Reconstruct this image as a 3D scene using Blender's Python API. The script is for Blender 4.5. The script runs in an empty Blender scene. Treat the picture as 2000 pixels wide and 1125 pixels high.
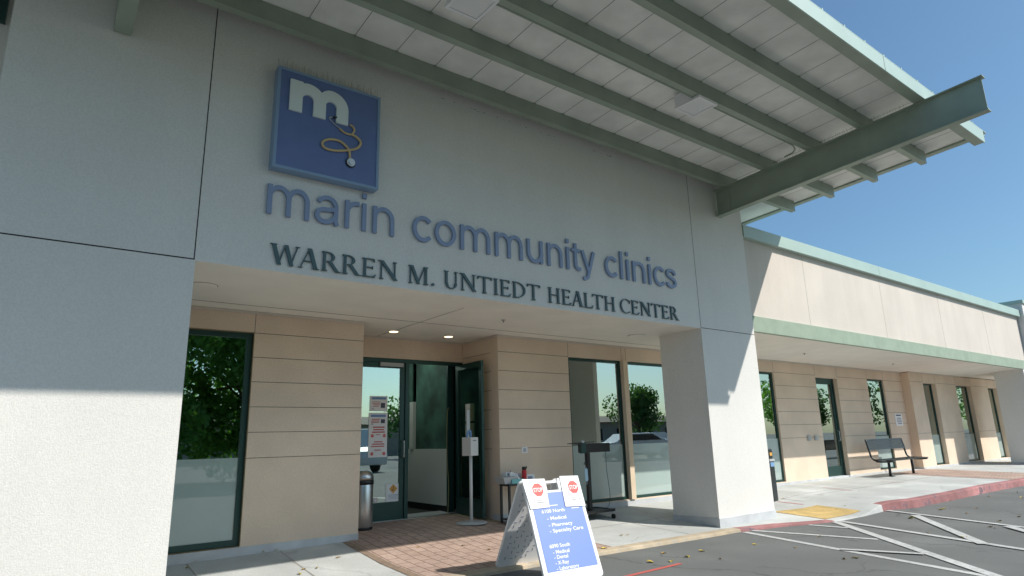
import bpy, bmesh, math, random
from mathutils import Vector, Matrix
random.seed(7)
sc = bpy.context.scene
COL = sc.collection
# ------------------------------------------------------------------ camera, sky, sun, exposure
RM = [[0.79756668, -0.60267964, -0.02578075], [0.12047789, 0.20102205, -0.97214979], [0.59107739, 0.77224826, 0.23293806]]
FPX = 1232.744          # focal length in units of a 2000 px wide picture
CH = 1.2                # camera height above the pavement by the wall
cam = bpy.data.cameras.new('camera'); cob = bpy.data.objects.new('camera', cam); COL.objects.link(cob)
cam.sensor_width = 36; cam.lens = FPX / 2000 * 36; cam.clip_start = .05; cam.clip_end = 2000
m3 = Matrix(((RM[0][0], -RM[1][0], -RM[2][0]), (RM[0][1], -RM[1][1], -RM[2][1]), (RM[0][2], -RM[1][2], -RM[2][2])))
cob.matrix_world = Matrix.Translation((0, 0, CH)) @ m3.to_4x4()
sc.camera = cob
SUN = Vector((.74, -1.0, 1.145)).normalized()
w = bpy.data.worlds.new('World'); sc.world = w; w.use_nodes = True
nt = w.node_tree
sky = nt.nodes.new('ShaderNodeTexSky'); sky.sky_type = 'NISHITA'; sky.sun_disc = False
sky.sun_elevation = math.asin(SUN.z); sky.sun_rotation = math.atan2(SUN.x, SUN.y)
sky.air_density = 1.05; sky.dust_density = 1.5; sky.ozone_density = 5.5; sky.altitude = 0
mlt = nt.nodes.new('ShaderNodeVectorMath'); mlt.operation = 'MULTIPLY'; mlt.inputs[1].default_value = (.90, 1.05, 1.0)
nt.links.new(sky.outputs[0], mlt.inputs[0]); nt.links.new(mlt.outputs[0], nt.nodes['Background'].inputs[0])
nt.nodes['Background'].inputs[1].default_value = 0.074
sl = bpy.data.lights.new('sun', 'SUN'); so = bpy.data.objects.new('sun', sl); COL.objects.link(so)
sl.energy = 2.72; sl.angle = math.radians(.53); sl.color = (1, .95, .87)
so.rotation_euler = SUN.to_track_quat('Z', 'Y').to_euler()
sc.view_settings.view_transform = 'Standard'; sc.view_settings.look = 'None'
sc.view_settings.exposure = 0.9; sc.view_settings.gamma = 1
try:
    sc.cycles.use_denoising = True
    sc.cycles.max_bounces = 12; sc.cycles.diffuse_bounces = 8; sc.cycles.transparent_max_bounces = 12
    sc.cycles.sample_clamp_indirect = 6
except Exception: pass

# ------------------------------------------------------------------ measuring helpers
def ray(px, py):
    d = ((px - 1000) / FPX, (py - 562.5) / FPX, 1.0)
    return Vector([sum(RM[r][c] * d[r] for r in range(3)) for c in range(3)])
def at(px, py, x=None, y=None, z=None):
    d = ray(px, py)
    t = x / d.x if x is not None else y / d.y if y is not None else (z - CH) / d.z
    return Vector((d.x * t, d.y * t, d.z * t + CH))
def sm(t):
    t = min(1, max(0, t)); return t * t * (3 - 2 * t)
def interp(x, xs, ys):
    if x <= xs[0]: return ys[0]
    for i in range(len(xs) - 1):
        if x <= xs[i + 1]: return ys[i] + (ys[i + 1] - ys[i]) * (x - xs[i]) / (xs[i + 1] - xs[i])
    return ys[-1]
def wz(x): return interp(x, [1.4, 3.6, 8.3, 16.5, 29], [-.03, 0, .012, .065, .085])
def sw(x, y):                                   # height of the pavement
    b = sm((x - 11) / 1.5); d = 8.1 - y
    if d < 0: return wz(x) - d * .045
    A = .1 * min(d, 1.15) + .05 * max(0, d - 1.15)
    return wz(x) - A * (1 - b) - .025 * d * b
def asf(x, y=0): return -.2 + .006 * max(0, min(x, 40) - 8)
def gs(px, py, f=sw):
    z = 0
    for i in range(40):
        p = at(px, py, z=z); z = .5 * z + .5 * f(p.x, p.y)
    return p
def ga(px, py): return gs(px, py, asf)

# ------------------------------------------------------------------ materials
def mat(name, col, rough=.6, metal=0, bump=0, bscale=60, var=0, vscale=2, emit=None, spec=.5, var2=0, v2scale=30, streak=0, stain=0):
    m = bpy.data.materials.new(name); m.use_nodes = True
    t = m.node_tree; b = t.nodes['Principled BSDF']; L = t.links
    b.inputs['Base Color'].default_value = (*col, 1); b.inputs['Roughness'].default_value = rough
    b.inputs['Metallic'].default_value = metal; b.inputs['Specular IOR Level'].default_value = spec
    tc = t.nodes.new('ShaderNodeTexCoord'); geo = tc.outputs['Object']
    cur = None
    def mul(prev, fac, scale, detail=4, mapping=None, lo=.35, hi=.65):
        n = t.nodes.new('ShaderNodeTexNoise'); n.inputs['Scale'].default_value = scale; n.inputs['Detail'].default_value = detail
        src = geo
        if mapping:
            mp = t.nodes.new('ShaderNodeMapping'); mp.inputs['Scale'].default_value = mapping; L.new(geo, mp.inputs[0]); src = mp.outputs[0]
        L.new(src, n.inputs['Vector'])
        r = t.nodes.new('ShaderNodeMapRange'); r.inputs['From Min'].default_value = lo; r.inputs['From Max'].default_value = hi
        r.inputs['To Min'].default_value = 1 - fac; r.inputs['To Max'].default_value = 1 + fac * .6
        L.new(n.outputs['Fac'], r.inputs['Value'])
        x = t.nodes.new('ShaderNodeVectorMath'); x.operation = 'SCALE'
        if prev is None: x.inputs[0].default_value = col
        else: L.new(prev, x.inputs[0])
        L.new(r.outputs[0], x.inputs['Scale']); return x.outputs[0]
    if var: cur = mul(cur, var, vscale)
    if var2: cur = mul(cur, var2, v2scale, 6)
    if streak: cur = mul(cur, streak, 1.0, 5, (3.5, 3.5, .35))
    if stain: cur = mul(cur, stain, .9, 8, None, .5, .75)
    if cur is not None: L.new(cur, b.inputs['Base Color'])
    if bump:
        n = t.nodes.new('ShaderNodeTexNoise'); n.inputs['Scale'].default_value = bscale; n.inputs['Detail'].default_value = 5
        L.new(geo, n.inputs['Vector'])
        bp = t.nodes.new('ShaderNodeBump'); bp.inputs['Strength'].default_value = bump; bp.inputs['Distance'].default_value = .01
        L.new(n.outputs['Fac'], bp.inputs['Height']); L.new(bp.outputs[0], b.inputs['Normal'])
    if emit:
        b.inputs['Emission Color'].default_value = (*emit[0], 1); b.inputs['Emission Strength'].default_value = emit[1]
    return m
M = {}
M['stucco'] = mat('white_stucco', (.725, .71, .675), .9, bump=.28, bscale=90, var=.025, vscale=1.2, var2=.06, v2scale=60, streak=.015)
M['cream'] = mat('cream_stucco', (.64, .58, .52), .9, bump=.25, bscale=80, var=.04, vscale=1.2, var2=.05, v2scale=60, streak=.035)
M['soffit'] = mat('soffit_plaster', (.86, .82, .745), .9, bump=.15, bscale=80, var=.04, vscale=2)
M['tan'] = mat('tan_stucco', (.745, .605, .475), .92, bump=.25, bscale=80, var=.07, vscale=1.5, var2=.06, v2scale=50)
M['deckjoint'] = mat('deck_seam', (.16, .16, .15), .9)
M['post'] = mat('tan_post_paint', (.72, .58, .43), .7, var=.05)
M['joint'] = mat('dark_joint', (.035, .033, .03), .9)
M['tanjoint'] = mat('tan_reveal', (.13, .10, .075), .9)
M['jointsoft'] = mat('shallow_joint', (.30, .28, .25), .9)
M['skirt'] = mat('painted_base', (.58, .60, .62), .8, bump=.3, bscale=60, var=.10, vscale=5, stain=.12)
M['green'] = mat('green_paint', (.31, .37, .30), .5, bump=.12, bscale=120, var=.08, vscale=3, streak=.05)
M['band'] = mat('green_band_stucco', (.30, .375, .295), .85, bump=.3, bscale=60, var=.08, vscale=4)
M['cap'] = mat('pale_green_metal', (.39, .51, .465), .45, var=.05, vscale=1.5)
M['panel'] = mat('canopy_board', (.88, .88, .84), .85, bump=.1, bscale=50, var=.08, vscale=3, stain=.10)
M['frame'] = mat('dark_green_bronze_aluminium', (.02, .062, .055), .35, metal=.3)
M['black'] = mat('black_paint', (.015, .016, .017), .4)
M['rubber'] = mat('black_rubber', (.02, .02, .02), .8)
M['film'] = mat('frosted_film', (.36, .46, .435), .6, var=.04, vscale=3)
M['film'].node_tree.nodes['Principled BSDF'].inputs['Coat Weight'].default_value = 1; M['film'].node_tree.nodes['Principled BSDF'].inputs['Coat IOR'].default_value = 2.3; M['film'].node_tree.nodes['Principled BSDF'].inputs['Coat Roughness'].default_value = .015
M['wallin'] = mat('interior_white_wall', (.62, .63, .60), .8)
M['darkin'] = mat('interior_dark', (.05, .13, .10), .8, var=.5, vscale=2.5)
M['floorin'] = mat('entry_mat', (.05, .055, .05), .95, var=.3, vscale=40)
M['steel'] = mat('brushed_steel', (.55, .56, .56), .3, metal=.9)
M['greymetal'] = mat('grey_enamel', (.45, .47, .48), .4)
M['whiteplastic'] = mat('white_plastic', (.82, .82, .83), .35, var=.03, vscale=8)
M['white'] = mat('white_paper', (.85, .85, .85), .6)
M['paperwarm'] = mat('dull_white_enamel', (.68, .68, .66), .5)
M['blue'] = mat('board_blue', (.155, .25, .62), .45)
M['red'] = mat('stop_red', (.68, .07, .06), .5)
M['redcup'] = mat('red_bottle_enamel', (.5, .02, .025), .3)
M['txtblue'] = mat('muted_blue_enamel', (.235, .30, .455), .5)
M['logoblue'] = mat('deep_blue_face', (.125, .185, .40), .5, var=.04, vscale=6)
M['logoframe'] = mat('blue_frame_metal', (.22, .33, .49), .4)
M['teal'] = mat('dark_teal_letters', (.055, .11, .125), .5)
M['logowhite'] = mat('logo_white', (.72, .80, .80), .5)
M['yellow'] = mat('stethoscope_yellow', (.60, .46, .24), .5)
M['tissue'] = mat('turquoise_card', (.2, .5, .5), .6)
M['grid'] = mat('grey_text', (.25, .3, .4), .6)
M['darktext'] = mat('dark_text', (.08, .08, .12), .6)
M['redtext'] = mat('red_text', (.55, .12, .12), .6)
M['bluehdr'] = mat('pale_blue_header', (.18, .32, .55), .6)
M['orange'] = mat('orange_diamond', (.75, .38, .08), .5)
M['benchm'] = mat('dark_coated_metal', (.022, .028, .03), .35, var=.3, vscale=30)
M['domes'] = mat('yellow_dome_plastic', (.68, .49, .20), .7, var=.12, vscale=5, stain=.2)
M['concrete'] = mat('pavement_concrete', (.58, .595, .58), .9, bump=.3, bscale=120, var=.10, vscale=1.1, var2=.08, v2scale=60, stain=.2)
M['curbtan'] = mat('kerb_tan', (.55, .45, .32), .9, bump=.3, bscale=60, var=.15, vscale=6, stain=.2)
M['curbred'] = mat('kerb_red_paint', (.48, .215, .21), .8, bump=.3, bscale=60, var=.22, vscale=5, stain=.35)
M['asphalt'] = mat('asphalt', (.165, .172, .168), .92, bump=.5, bscale=220, var=.08, vscale=.6, var2=.16, v2scale=180, stain=.12)
M['paint'] = mat('road_paint', (.56, .57, .56), .8, bump=.3, bscale=150, var=.12, vscale=14, stain=.15)
def crackle(m, strength=.55):
    t = m.node_tree; b = t.nodes['Principled BSDF']; L = t.links; src = b.inputs['Base Color'].links[0].from_socket
    tc = t.nodes.new('ShaderNodeTexCoord'); nz = t.nodes.new('ShaderNodeTexNoise'); nz.inputs['Scale'].default_value = 1.7; nz.inputs['Detail'].default_value = 6
    L.new(tc.outputs['Object'], nz.inputs['Vector'])
    ad = t.nodes.new('ShaderNodeVectorMath'); ad.operation = 'MULTIPLY_ADD'; ad.inputs[1].default_value = (.9, .9, 0); L.new(nz.outputs['Color'], ad.inputs[0]); L.new(tc.outputs['Object'], ad.inputs[2])
    vo = t.nodes.new('ShaderNodeTexVoronoi'); vo.feature = 'DISTANCE_TO_EDGE'; vo.inputs['Scale'].default_value = .42; L.new(ad.outputs[0], vo.inputs['Vector'])
    r = t.nodes.new('ShaderNodeMapRange'); r.inputs['From Min'].default_value = .002; r.inputs['From Max'].default_value = .009; r.inputs['To Min'].default_value = 1 - strength; r.inputs['To Max'].default_value = 1; L.new(vo.outputs['Distance'], r.inputs[0])
    n2 = t.nodes.new('ShaderNodeTexNoise'); n2.inputs['Scale'].default_value = .55; n2.inputs['Detail'].default_value = 3; L.new(tc.outputs['Object'], n2.inputs['Vector'])
    g = t.nodes.new('ShaderNodeMath'); g.operation = 'GREATER_THAN'; g.inputs[1].default_value = .52; L.new(n2.outputs['Fac'], g.inputs[0])
    mx = t.nodes.new('ShaderNodeMix'); mx.inputs[2].default_value = 1.0; L.new(g.outputs[0], mx.inputs[0]); L.new(r.outputs[0], mx.inputs[3])
    # dark spots of old oil and gum
    v2 = t.nodes.new('ShaderNodeTexVoronoi'); v2.inputs['Scale'].default_value = 2.1; L.new(ad.outputs[0], v2.inputs['Vector'])
    r2 = t.nodes.new('ShaderNodeMapRange'); r2.inputs['From Min'].default_value = .05; r2.inputs['From Max'].default_value = .12; r2.inputs['To Min'].default_value = .8; r2.inputs['To Max'].default_value = 1; L.new(v2.outputs['Distance'], r2.inputs[0])
    mm = t.nodes.new('ShaderNodeMath'); mm.operation = 'MULTIPLY'; L.new(mx.outputs[0], mm.inputs[0]); L.new(r2.outputs[0], mm.inputs[1])
    x = t.nodes.new('ShaderNodeVectorMath'); x.operation = 'SCALE'; L.new(src, x.inputs[0]); L.new(mm.outputs[0], x.inputs['Scale']); L.new(x.outputs[0], b.inputs['Base Color'])
def worn(m, under, lo=.50, hi=.62, scale=22):
    t = m.node_tree; b = t.nodes['Principled BSDF']; L = t.links; src = b.inputs['Base Color'].links[0].from_socket
    tc = t.nodes.new('ShaderNodeTexCoord'); n = t.nodes.new('ShaderNodeTexNoise'); n.inputs['Scale'].default_value = scale; n.inputs['Detail'].default_value = 9; n.inputs['Roughness'].default_value = .7; L.new(tc.outputs['Object'], n.inputs['Vector'])
    r = t.nodes.new('ShaderNodeMapRange'); r.inputs['From Min'].default_value = lo; r.inputs['From Max'].default_value = hi; L.new(n.outputs['Fac'], r.inputs[0])
    mx = t.nodes.new('ShaderNodeMix'); mx.data_type = 'RGBA'; mx.inputs[7].default_value = (*under, 1); L.new(r.outputs[0], mx.inputs[0]); L.new(src, mx.inputs[6]); L.new(mx.outputs[2], b.inputs['Base Color'])
crackle(M['asphalt'], .28); crackle(M['concrete'], .15)
worn(M['paint'], (.24, .25, .25), .54, .66, 25); worn(M['curbred'], (.16, .11, .13), .53, .62, 5); worn(M['curbtan'], (.40, .36, .30), .5, .65, 9)
M['tape'] = mat('red_tape', (.55, .12, .10), .6)
M['leaf'] = mat('dry_leaf', (.42, .26, .07), .8, var=.3, vscale=20)
M['leaf2'] = mat('dry_leaf_yellow', (.55, .42, .08), .8, var=.3, vscale=20)
def leafy(name, col):   # light passes through the leaves
    m = mat(name, col, .6, var=.5, vscale=1.3); t = m.node_tree; p = t.nodes['Principled BSDF']; tl = t.nodes.new('ShaderNodeBsdfTranslucent')
    tl.inputs['Color'].default_value = (col[0] * 1.6, col[1] * 1.7, col[2] * .8, 1); mx = t.nodes.new('ShaderNodeMixShader'); mx.inputs[0].default_value = .5
    t.links.new(p.outputs[0], mx.inputs[1]); t.links.new(tl.outputs[0], mx.inputs[2]); t.links.new(mx.outputs[0], t.nodes['Material Output'].inputs[0]); return m
M['foliage'] = leafy('foliage', (.13, .27, .065)); M['foliage2'] = leafy('foliage_dark', (.06, .13, .045))
M['bark'] = mat('bark', (.13, .09, .06), .9, bump=.5, bscale=20)
M['carwhite'] = mat('car_paint_white', (.7, .71, .72), .25)
M['cargrey'] = mat('car_paint_grey', (.12, .13, .14), .25)
M['carglass'] = mat('car_glass', (.02, .025, .03), .05)
M['farwall'] = mat('far_wall', (.42, .36, .30), .9, var=.1)
M['roofbrown'] = mat('roof_brown', (.12, .09, .07), .8)
M['lens'] = mat('light_lens', (.75, .76, .75), .4)
M['lampwarm'] = mat('lit_lamp', (.9, .8, .6), .4, emit=((1, .78, .48), 1.6))
M['tube'] = mat('lit_tube', (.9, .9, .9), .4, emit=((.9, 1, .9), 9.0))
M['cord'] = mat('tan_cord', (.40, .36, .16), .6)
M['maskblue'] = mat('mask_blue', (.38, .55, .68), .8)
M['clearshield'] = mat('clear_acrylic', (.55, .6, .6), .1)
M['spike'] = mat('spike_wire', (.22, .15, .09), .5, metal=.5)
M['ochre'] = mat('window_trim_ochre', (.22, .17, .09), .6)

def glass_mat(name, tint, base):
    m = bpy.data.materials.new(name); m.use_nodes = True; t = m.node_tree
    t.nodes.remove(t.nodes['Principled BSDF']); out = t.nodes['Material Output']
    g = t.nodes.new('ShaderNodeBsdfGlossy'); g.inputs['Roughness'].default_value = 0; g.inputs['Color'].default_value = (.80, .92, .90, 1)
    tr = t.nodes.new('ShaderNodeBsdfTransparent'); tr.inputs['Color'].default_value = (*tint, 1)
    fr = t.nodes.new('ShaderNodeFresnel'); fr.inputs['IOR'].default_value = 1.6
    mt = t.nodes.new('ShaderNodeMath'); mt.operation = 'MULTIPLY_ADD'; mt.inputs[1].default_value = 1.2; mt.inputs[2].default_value = base; mt.use_clamp = True
    mx = t.nodes.new('ShaderNodeMixShader')
    n = t.nodes.new('ShaderNodeTexNoise'); n.inputs['Scale'].default_value = 1.3
    tc = t.nodes.new('ShaderNodeTexCoord'); t.links.new(tc.outputs['Object'], n.inputs['Vector'])
    bp = t.nodes.new('ShaderNodeBump'); bp.inputs['Strength'].default_value = .02; bp.inputs['Distance'].default_value = .02
    t.links.new(n.outputs['Fac'], bp.inputs['Height']); t.links.new(bp.outputs[0], g.inputs['Normal'])
    t.links.new(fr.outputs[0], mt.inputs[0]); t.links.new(mt.outputs[0], mx.inputs[0])
    t.links.new(tr.outputs[0], mx.inputs[1]); t.links.new(g.outputs[0], mx.inputs[2]); t.links.new(mx.outputs[0], out.inputs[0])
    return m
M['glass'] = glass_mat('tinted_reflective_glass', (.58, .70, .64), .42)
M['clearglass'] = glass_mat('door_glass', (.82, .85, .68), .10)

def brick_mat(name, bw, bh, c1, c2, mortar, rot=0):
    m = bpy.data.materials.new(name); m.use_nodes = True; t = m.node_tree; L = t.links
    b = t.nodes['Principled BSDF']; b.inputs['Roughness'].default_value = .9
    tc = t.nodes.new('ShaderNodeTexCoord'); mp = t.nodes.new('ShaderNodeMapping'); mp.inputs['Rotation'].default_value = (0, 0, rot)
    L.new(tc.outputs['Object'], mp.inputs[0])
    br = t.nodes.new('ShaderNodeTexBrick'); br.inputs['Scale'].default_value = 1; br.inputs['Brick Width'].default_value = bw; br.inputs['Row Height'].default_value = bh
    br.inputs['Mortar Size'].default_value = .0065; br.inputs['Mortar Smooth'].default_value = .3; br.inputs['Bias'].default_value = 0
    br.inputs['Color1'].default_value = (*c1, 1); br.inputs['Color2'].default_value = (*c2, 1); br.inputs['Mortar'].default_value = (*mortar, 1)
    L.new(mp.outputs[0], br.inputs['Vector'])
    n = t.nodes.new('ShaderNodeTexNoise'); n.inputs['Scale'].default_value = 30; n.inputs['Detail'].default_value = 8; L.new(tc.outputs['Object'], n.inputs['Vector'])
    r = t.nodes.new('ShaderNodeMapRange'); r.inputs['From Min'].default_value = .3; r.inputs['From Max'].default_value = .7; r.inputs['To Min'].default_value = .82; r.inputs['To Max'].default_value = 1.12
    L.new(n.outputs['Fac'], r.inputs[0])
    n2 = t.nodes.new('ShaderNodeTexNoise'); n2.inputs['Scale'].default_value = 1.6; n2.inputs['Detail'].default_value = 6; L.new(tc.outputs['Object'], n2.inputs['Vector'])
    r2 = t.nodes.new('ShaderNodeMapRange'); r2.inputs['From Min'].default_value = .35; r2.inputs['From Max'].default_value = .65; r2.inputs['To Min'].default_value = .85; r2.inputs['To Max'].default_value = 1.08
    L.new(n2.outputs['Fac'], r2.inputs[0]); mm = t.nodes.new('ShaderNodeMath'); mm.operation = 'MULTIPLY'; L.new(r.outputs[0], mm.inputs[0]); L.new(r2.outputs[0], mm.inputs[1])
    x = t.nodes.new('ShaderNodeVectorMath'); x.operation = 'SCALE'; L.new(br.outputs['Color'], x.inputs[0]); L.new(mm.outputs[0], x.inputs['Scale']); L.new(x.outputs[0], b.inputs['Base Color'])
    bp = t.nodes.new('ShaderNodeBump'); bp.inputs['Strength'].default_value = .6; bp.inputs['Distance'].default_value = .006; bp.invert = True
    L.new(br.outputs['Fac'], bp.inputs['Height']); L.new(bp.outputs[0], b.inputs['Normal'])
    return m
M['paver'] = brick_mat('brick_pavers', .235, .152, (.47, .345, .285), (.41, .295, .24), (.17, .11, .085), rot=math.pi / 2)

# ------------------------------------------------------------------ mesh helpers
def tag(o, label=None, cat=None, group=None, kind=None):
    if label: o['label'] = label
    if cat: o['category'] = cat
    if group: o['group'] = group
    if kind: o['kind'] = kind
    return o
def empty(name, label, cat, loc=(0, 0, 0), rz=0, group=None):
    o = bpy.data.objects.new(name, None); COL.objects.link(o); o.location = loc; o.rotation_euler = (0, 0, rz); o.empty_display_size = .1
    return tag(o, label, cat, group)
class MB:
    def __init__(s): s.v = []; s.f = []; s.mi = []; s.sm = []; s.mats = []; s.cur = 0
    def m(s, name):
        if name not in s.mats: s.mats.append(name)
        s.cur = s.mats.index(name); return s
    def face(s, pts, smooth=False):
        b = len(s.v); s.v += [tuple(p) for p in pts]; s.f.append(list(range(b, b + len(pts)))); s.mi.append(s.cur); s.sm.append(smooth)
    def hexa(s, p):      # 8 points: bottom 4 ccw, top 4 ccw
        b = len(s.v); s.v += [tuple(q) for q in p]
        for q in ((3, 2, 1, 0), (4, 5, 6, 7), (0, 1, 5, 4), (1, 2, 6, 5), (2, 3, 7, 6), (3, 0, 4, 7)):
            s.f.append([b + i for i in q]); s.mi.append(s.cur); s.sm.append(False)
        return s
    def box(s, x0, x1, y0, y1, z0, z1):
        return s.hexa([(x0, y0, z0), (x1, y0, z0), (x1, y1, z0), (x0, y1, z0), (x0, y0, z1), (x1, y0, z1), (x1, y1, z1), (x0, y1, z1)])
    def obox(s, o, u, v, n, a, b, c):   # oriented box: ranges a,b,c along u,v,n
        P = lambda i, j, k: o + u * i + v * j + n * k
        return s.hexa([P(a[0], b[0], c[0]), P(a[1], b[0], c[0]), P(a[1], b[1], c[0]), P(a[0], b[1], c[0]), P(a[0], b[0], c[1]), P(a[1], b[0], c[1]), P(a[1], b[1], c[1]), P(a[0], b[1], c[1])])
    def prism(s, pts, n, smooth=False):         # polygon (ccw seen from +n side) extruded by vector n
        n = Vector(n); k = len(pts); b = len(s.v)
        s.v += [tuple(Vector(p)) for p in pts] + [tuple(Vector(p) + n) for p in pts]
        s.f.append([b + i for i in range(k)][::-1]); s.f.append([b + k + i for i in range(k)]); s.mi += [s.cur] * 2; s.sm += [False] * 2
        for i in range(k):
            j = (i + 1) % k; s.f.append([b + i, b + j, b + k + j, b + k + i]); s.mi.append(s.cur); s.sm.append(smooth)
        return s
    def tube(s, pts, r, n=8, caps=True):
        pts = [Vector(p) for p in pts]; rs = r if isinstance(r, (list, tuple)) else [r] * len(pts)
        rings = []; prev = None
        for i, p in enumerate(pts):
            d = (pts[min(i + 1, len(pts) - 1)] - pts[max(i - 1, 0)]).normalized()
            if prev is None:
                a = Vector((0, 0, 1)) if abs(d.z) < .9 else Vector((1, 0, 0)); e = d.cross(a).normalized()
            else: e = (prev - d * prev.dot(d)).normalized()
            prev = e; g = d.cross(e); b = len(s.v)
            for k in range(n):
                q = p + (e * math.cos(2 * math.pi * k / n) + g * math.sin(2 * math.pi * k / n)) * rs[i]; s.v.append(tuple(q))
            rings.append(b)
        for i in range(len(rings) - 1):
            for k in range(n):
                s.f.append([rings[i] + k, rings[i] + (k + 1) % n, rings[i + 1] + (k + 1) % n, rings[i + 1] + k]); s.mi.append(s.cur); s.sm.append(n > 5)
        if caps:
            s.f.append([rings[0] + k for k in range(n)][::-1]); s.f.append([rings[-1] + k for k in range(n)]); s.mi += [s.cur] * 2; s.sm += [False] * 2
        return s
    def lathe(s, cx, cy, prof, n=24, a0=0, sx=1, sy=1):
        b0 = len(s.v)
        for (r, z) in prof:
            for k in range(n):
                a = 2 * math.pi * k / n; s.v.append((cx + sx * r * math.cos(a), cy + sy * r * math.sin(a), z))
        for i in range(len(prof) - 1):
            for k in range(n):
                s.f.append([b0 + i * n + k, b0 + i * n + (k + 1) % n, b0 + (i + 1) * n + (k + 1) % n, b0 + (i + 1) * n + k]); s.mi.append(s.cur); s.sm.append(True)
        s.f.append([b0 + k for k in range(n)][::-1]); s.f.append([b0 + (len(prof) - 1) * n + k for k in range(n)]); s.mi += [s.cur] * 2; s.sm += [False] * 2
        return s
    def build(s, name, parent=None, bevel=0, rel=True, kind=None, label=None):
        me = bpy.data.meshes.new(name); me.from_pydata(s.v, [], s.f)
        for k in s.mats: me.materials.append(M[k])
        for i, p in enumerate(me.polygons): p.material_index = s.mi[i]; p.use_smooth = s.sm[i]
        me.update()
        o = bpy.data.objects.new(name, me); COL.objects.link(o)
        if parent is not None:
            o.parent = parent
            if rel:        # vertices were given in world space
                def world(q): return q.matrix_basis if q.parent is None else world(q.parent) @ q.matrix_parent_inverse @ q.matrix_basis
                mw = world(parent)
                o.matrix_parent_inverse = mw.inverted()
        if bevel:
            md = o.modifiers.new('bevel', 'BEVEL'); md.width = bevel; md.segments = 2; md.limit_method = 'ANGLE'; md.angle_limit = .8
        if kind: o['kind'] = kind
        if label: o['label'] = label
        return o
def copy_tree(o, parent=None):
    c = o.copy(); COL.objects.link(c)
    if parent is not None:
        c.parent = parent; c.matrix_parent_inverse = o.matrix_parent_inverse.copy()
    for ch in list(o.children): copy_tree(ch, c)
    return c
def smoothpath(pts, n=6):
    pts = [Vector(p) for p in pts]; out = []
    for i in range(len(pts) - 1):
        p0 = pts[max(i - 1, 0)]; p1 = pts[i]; p2 = pts[i + 1]; p3 = pts[min(i + 2, len(pts) - 1)]
        for k in range(n):
            t = k / n
            out.append(.5 * ((2 * p1) + (p2 - p0) * t + (2 * p0 - 5 * p1 + 4 * p2 - p3) * t * t + (3 * p1 - p0 - 3 * p2 + p3) * t ** 3))
    out.append(pts[-1]); return out
# text as polygons from Blender's built-in font (no file is read)
_tc = {}
def glyphs(txt, bold=0.0, depth=0.0):
    key = (txt, bold, depth)
    if key not in _tc:
        cu = bpy.data.curves.new('t', 'FONT'); cu.body = txt; cu.size = 1; cu.offset = bold; cu.extrude = depth; cu.resolution_u = 5
        ob = bpy.data.objects.new('t', cu); COL.objects.link(ob)
        dg = bpy.context.evaluated_depsgraph_get(); dg.update()
        me = ob.evaluated_get(dg).to_mesh()
        _tc[key] = ([tuple(v.co) for v in me.vertices], [list(p.vertices) for p in me.polygons])
        ob.evaluated_get(dg).to_mesh_clear(); bpy.data.objects.remove(ob); bpy.data.curves.remove(cu)
    return _tc[key]
def put_text(mb, txt, o, u, v, n, w=None, h=None, bold=0.0, off=.001, center=False):
    """flat lettering starting at o, along u, up v, lifted off along n; h = cap height (or w = total width)"""
    V, F = glyphs(txt, bold)
    if not V: return
    x0 = min(p[0] for p in V); x1 = max(p[0] for p in V)
    hh = .729
    s = h / hh if h else w / (x1 - x0)
    sx = (w / (x1 - x0)) if w else s
    b = len(mb.v)
    for p in V:
        q = o + u * ((p[0] - x0) * sx - ((x1 - x0) * sx / 2 if center else 0)) + v * (p[1] * s) + n * off
        mb.v.append(tuple(q))
    for f in F: mb.f.append([b + i for i in f]); mb.mi.append(mb.cur); mb.sm.append(False)
X = Vector((1, 0, 0)); Yv = Vector((0, 1, 0)); Z = Vector((0, 0, 1))

# ------------------------------------------------------------------ ground
b = MB().m('asphalt')
xs = [-300, -40, 8, 24, 40, 400]
for i in range(5):
    a0, a1 = xs[i], xs[i + 1]
    b.face([(a0, -400, asf(a0)), (a1, -400, asf(a1)), (a1, 300, asf(a1)), (a0, 300, asf(a0))])
tag(b.build('parking_lot'), kind='structure')

EDGE = [(-8, 5.93), (5.4, 5.93), (6.9, 5.86), (8.44, 5.80), (9.3, 5.62), (10.0, 5.38), (10.4, 5.29), (11.2, 5.27), (12.08, 5.33), (12.5, 5.22), (12.9, 5.13), (14.5, 5.09), (16.5, 5.09), (18.4, 5.02), (24, 4.95), (42, 4.9)]
def edge(x): return interp(x, [p[0] for p in EDGE], [p[1] for p in EDGE])
def sheet(name, x0, x1, ylo, yhi, mt, lift, step=.25, rows=14, kind='structure', parent=None):
    b = MB().m(mt); n = max(1, int(round((x1 - x0) / step)))
    for i in range(n):
        a = x0 + (x1 - x0) * i / n; c = x0 + (x1 - x0) * (i + 1) / n
        for j in range(rows):
            def q(x, t):
                y = ylo(x) + (yhi(x) - ylo(x)) * t; return (x, y, sw(x, y) + lift)
            b.face([q(a, j / rows), q(c, j / rows), q(c, (j + 1) / rows), q(a, (j + 1) / rows)])
    return b.build(name, kind=kind)
KW = .15
sheet('pavement', -8, 42, lambda x: edge(x) + KW - .01, lambda x: 9.6, 'concrete', 0, .25, 24)
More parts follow.
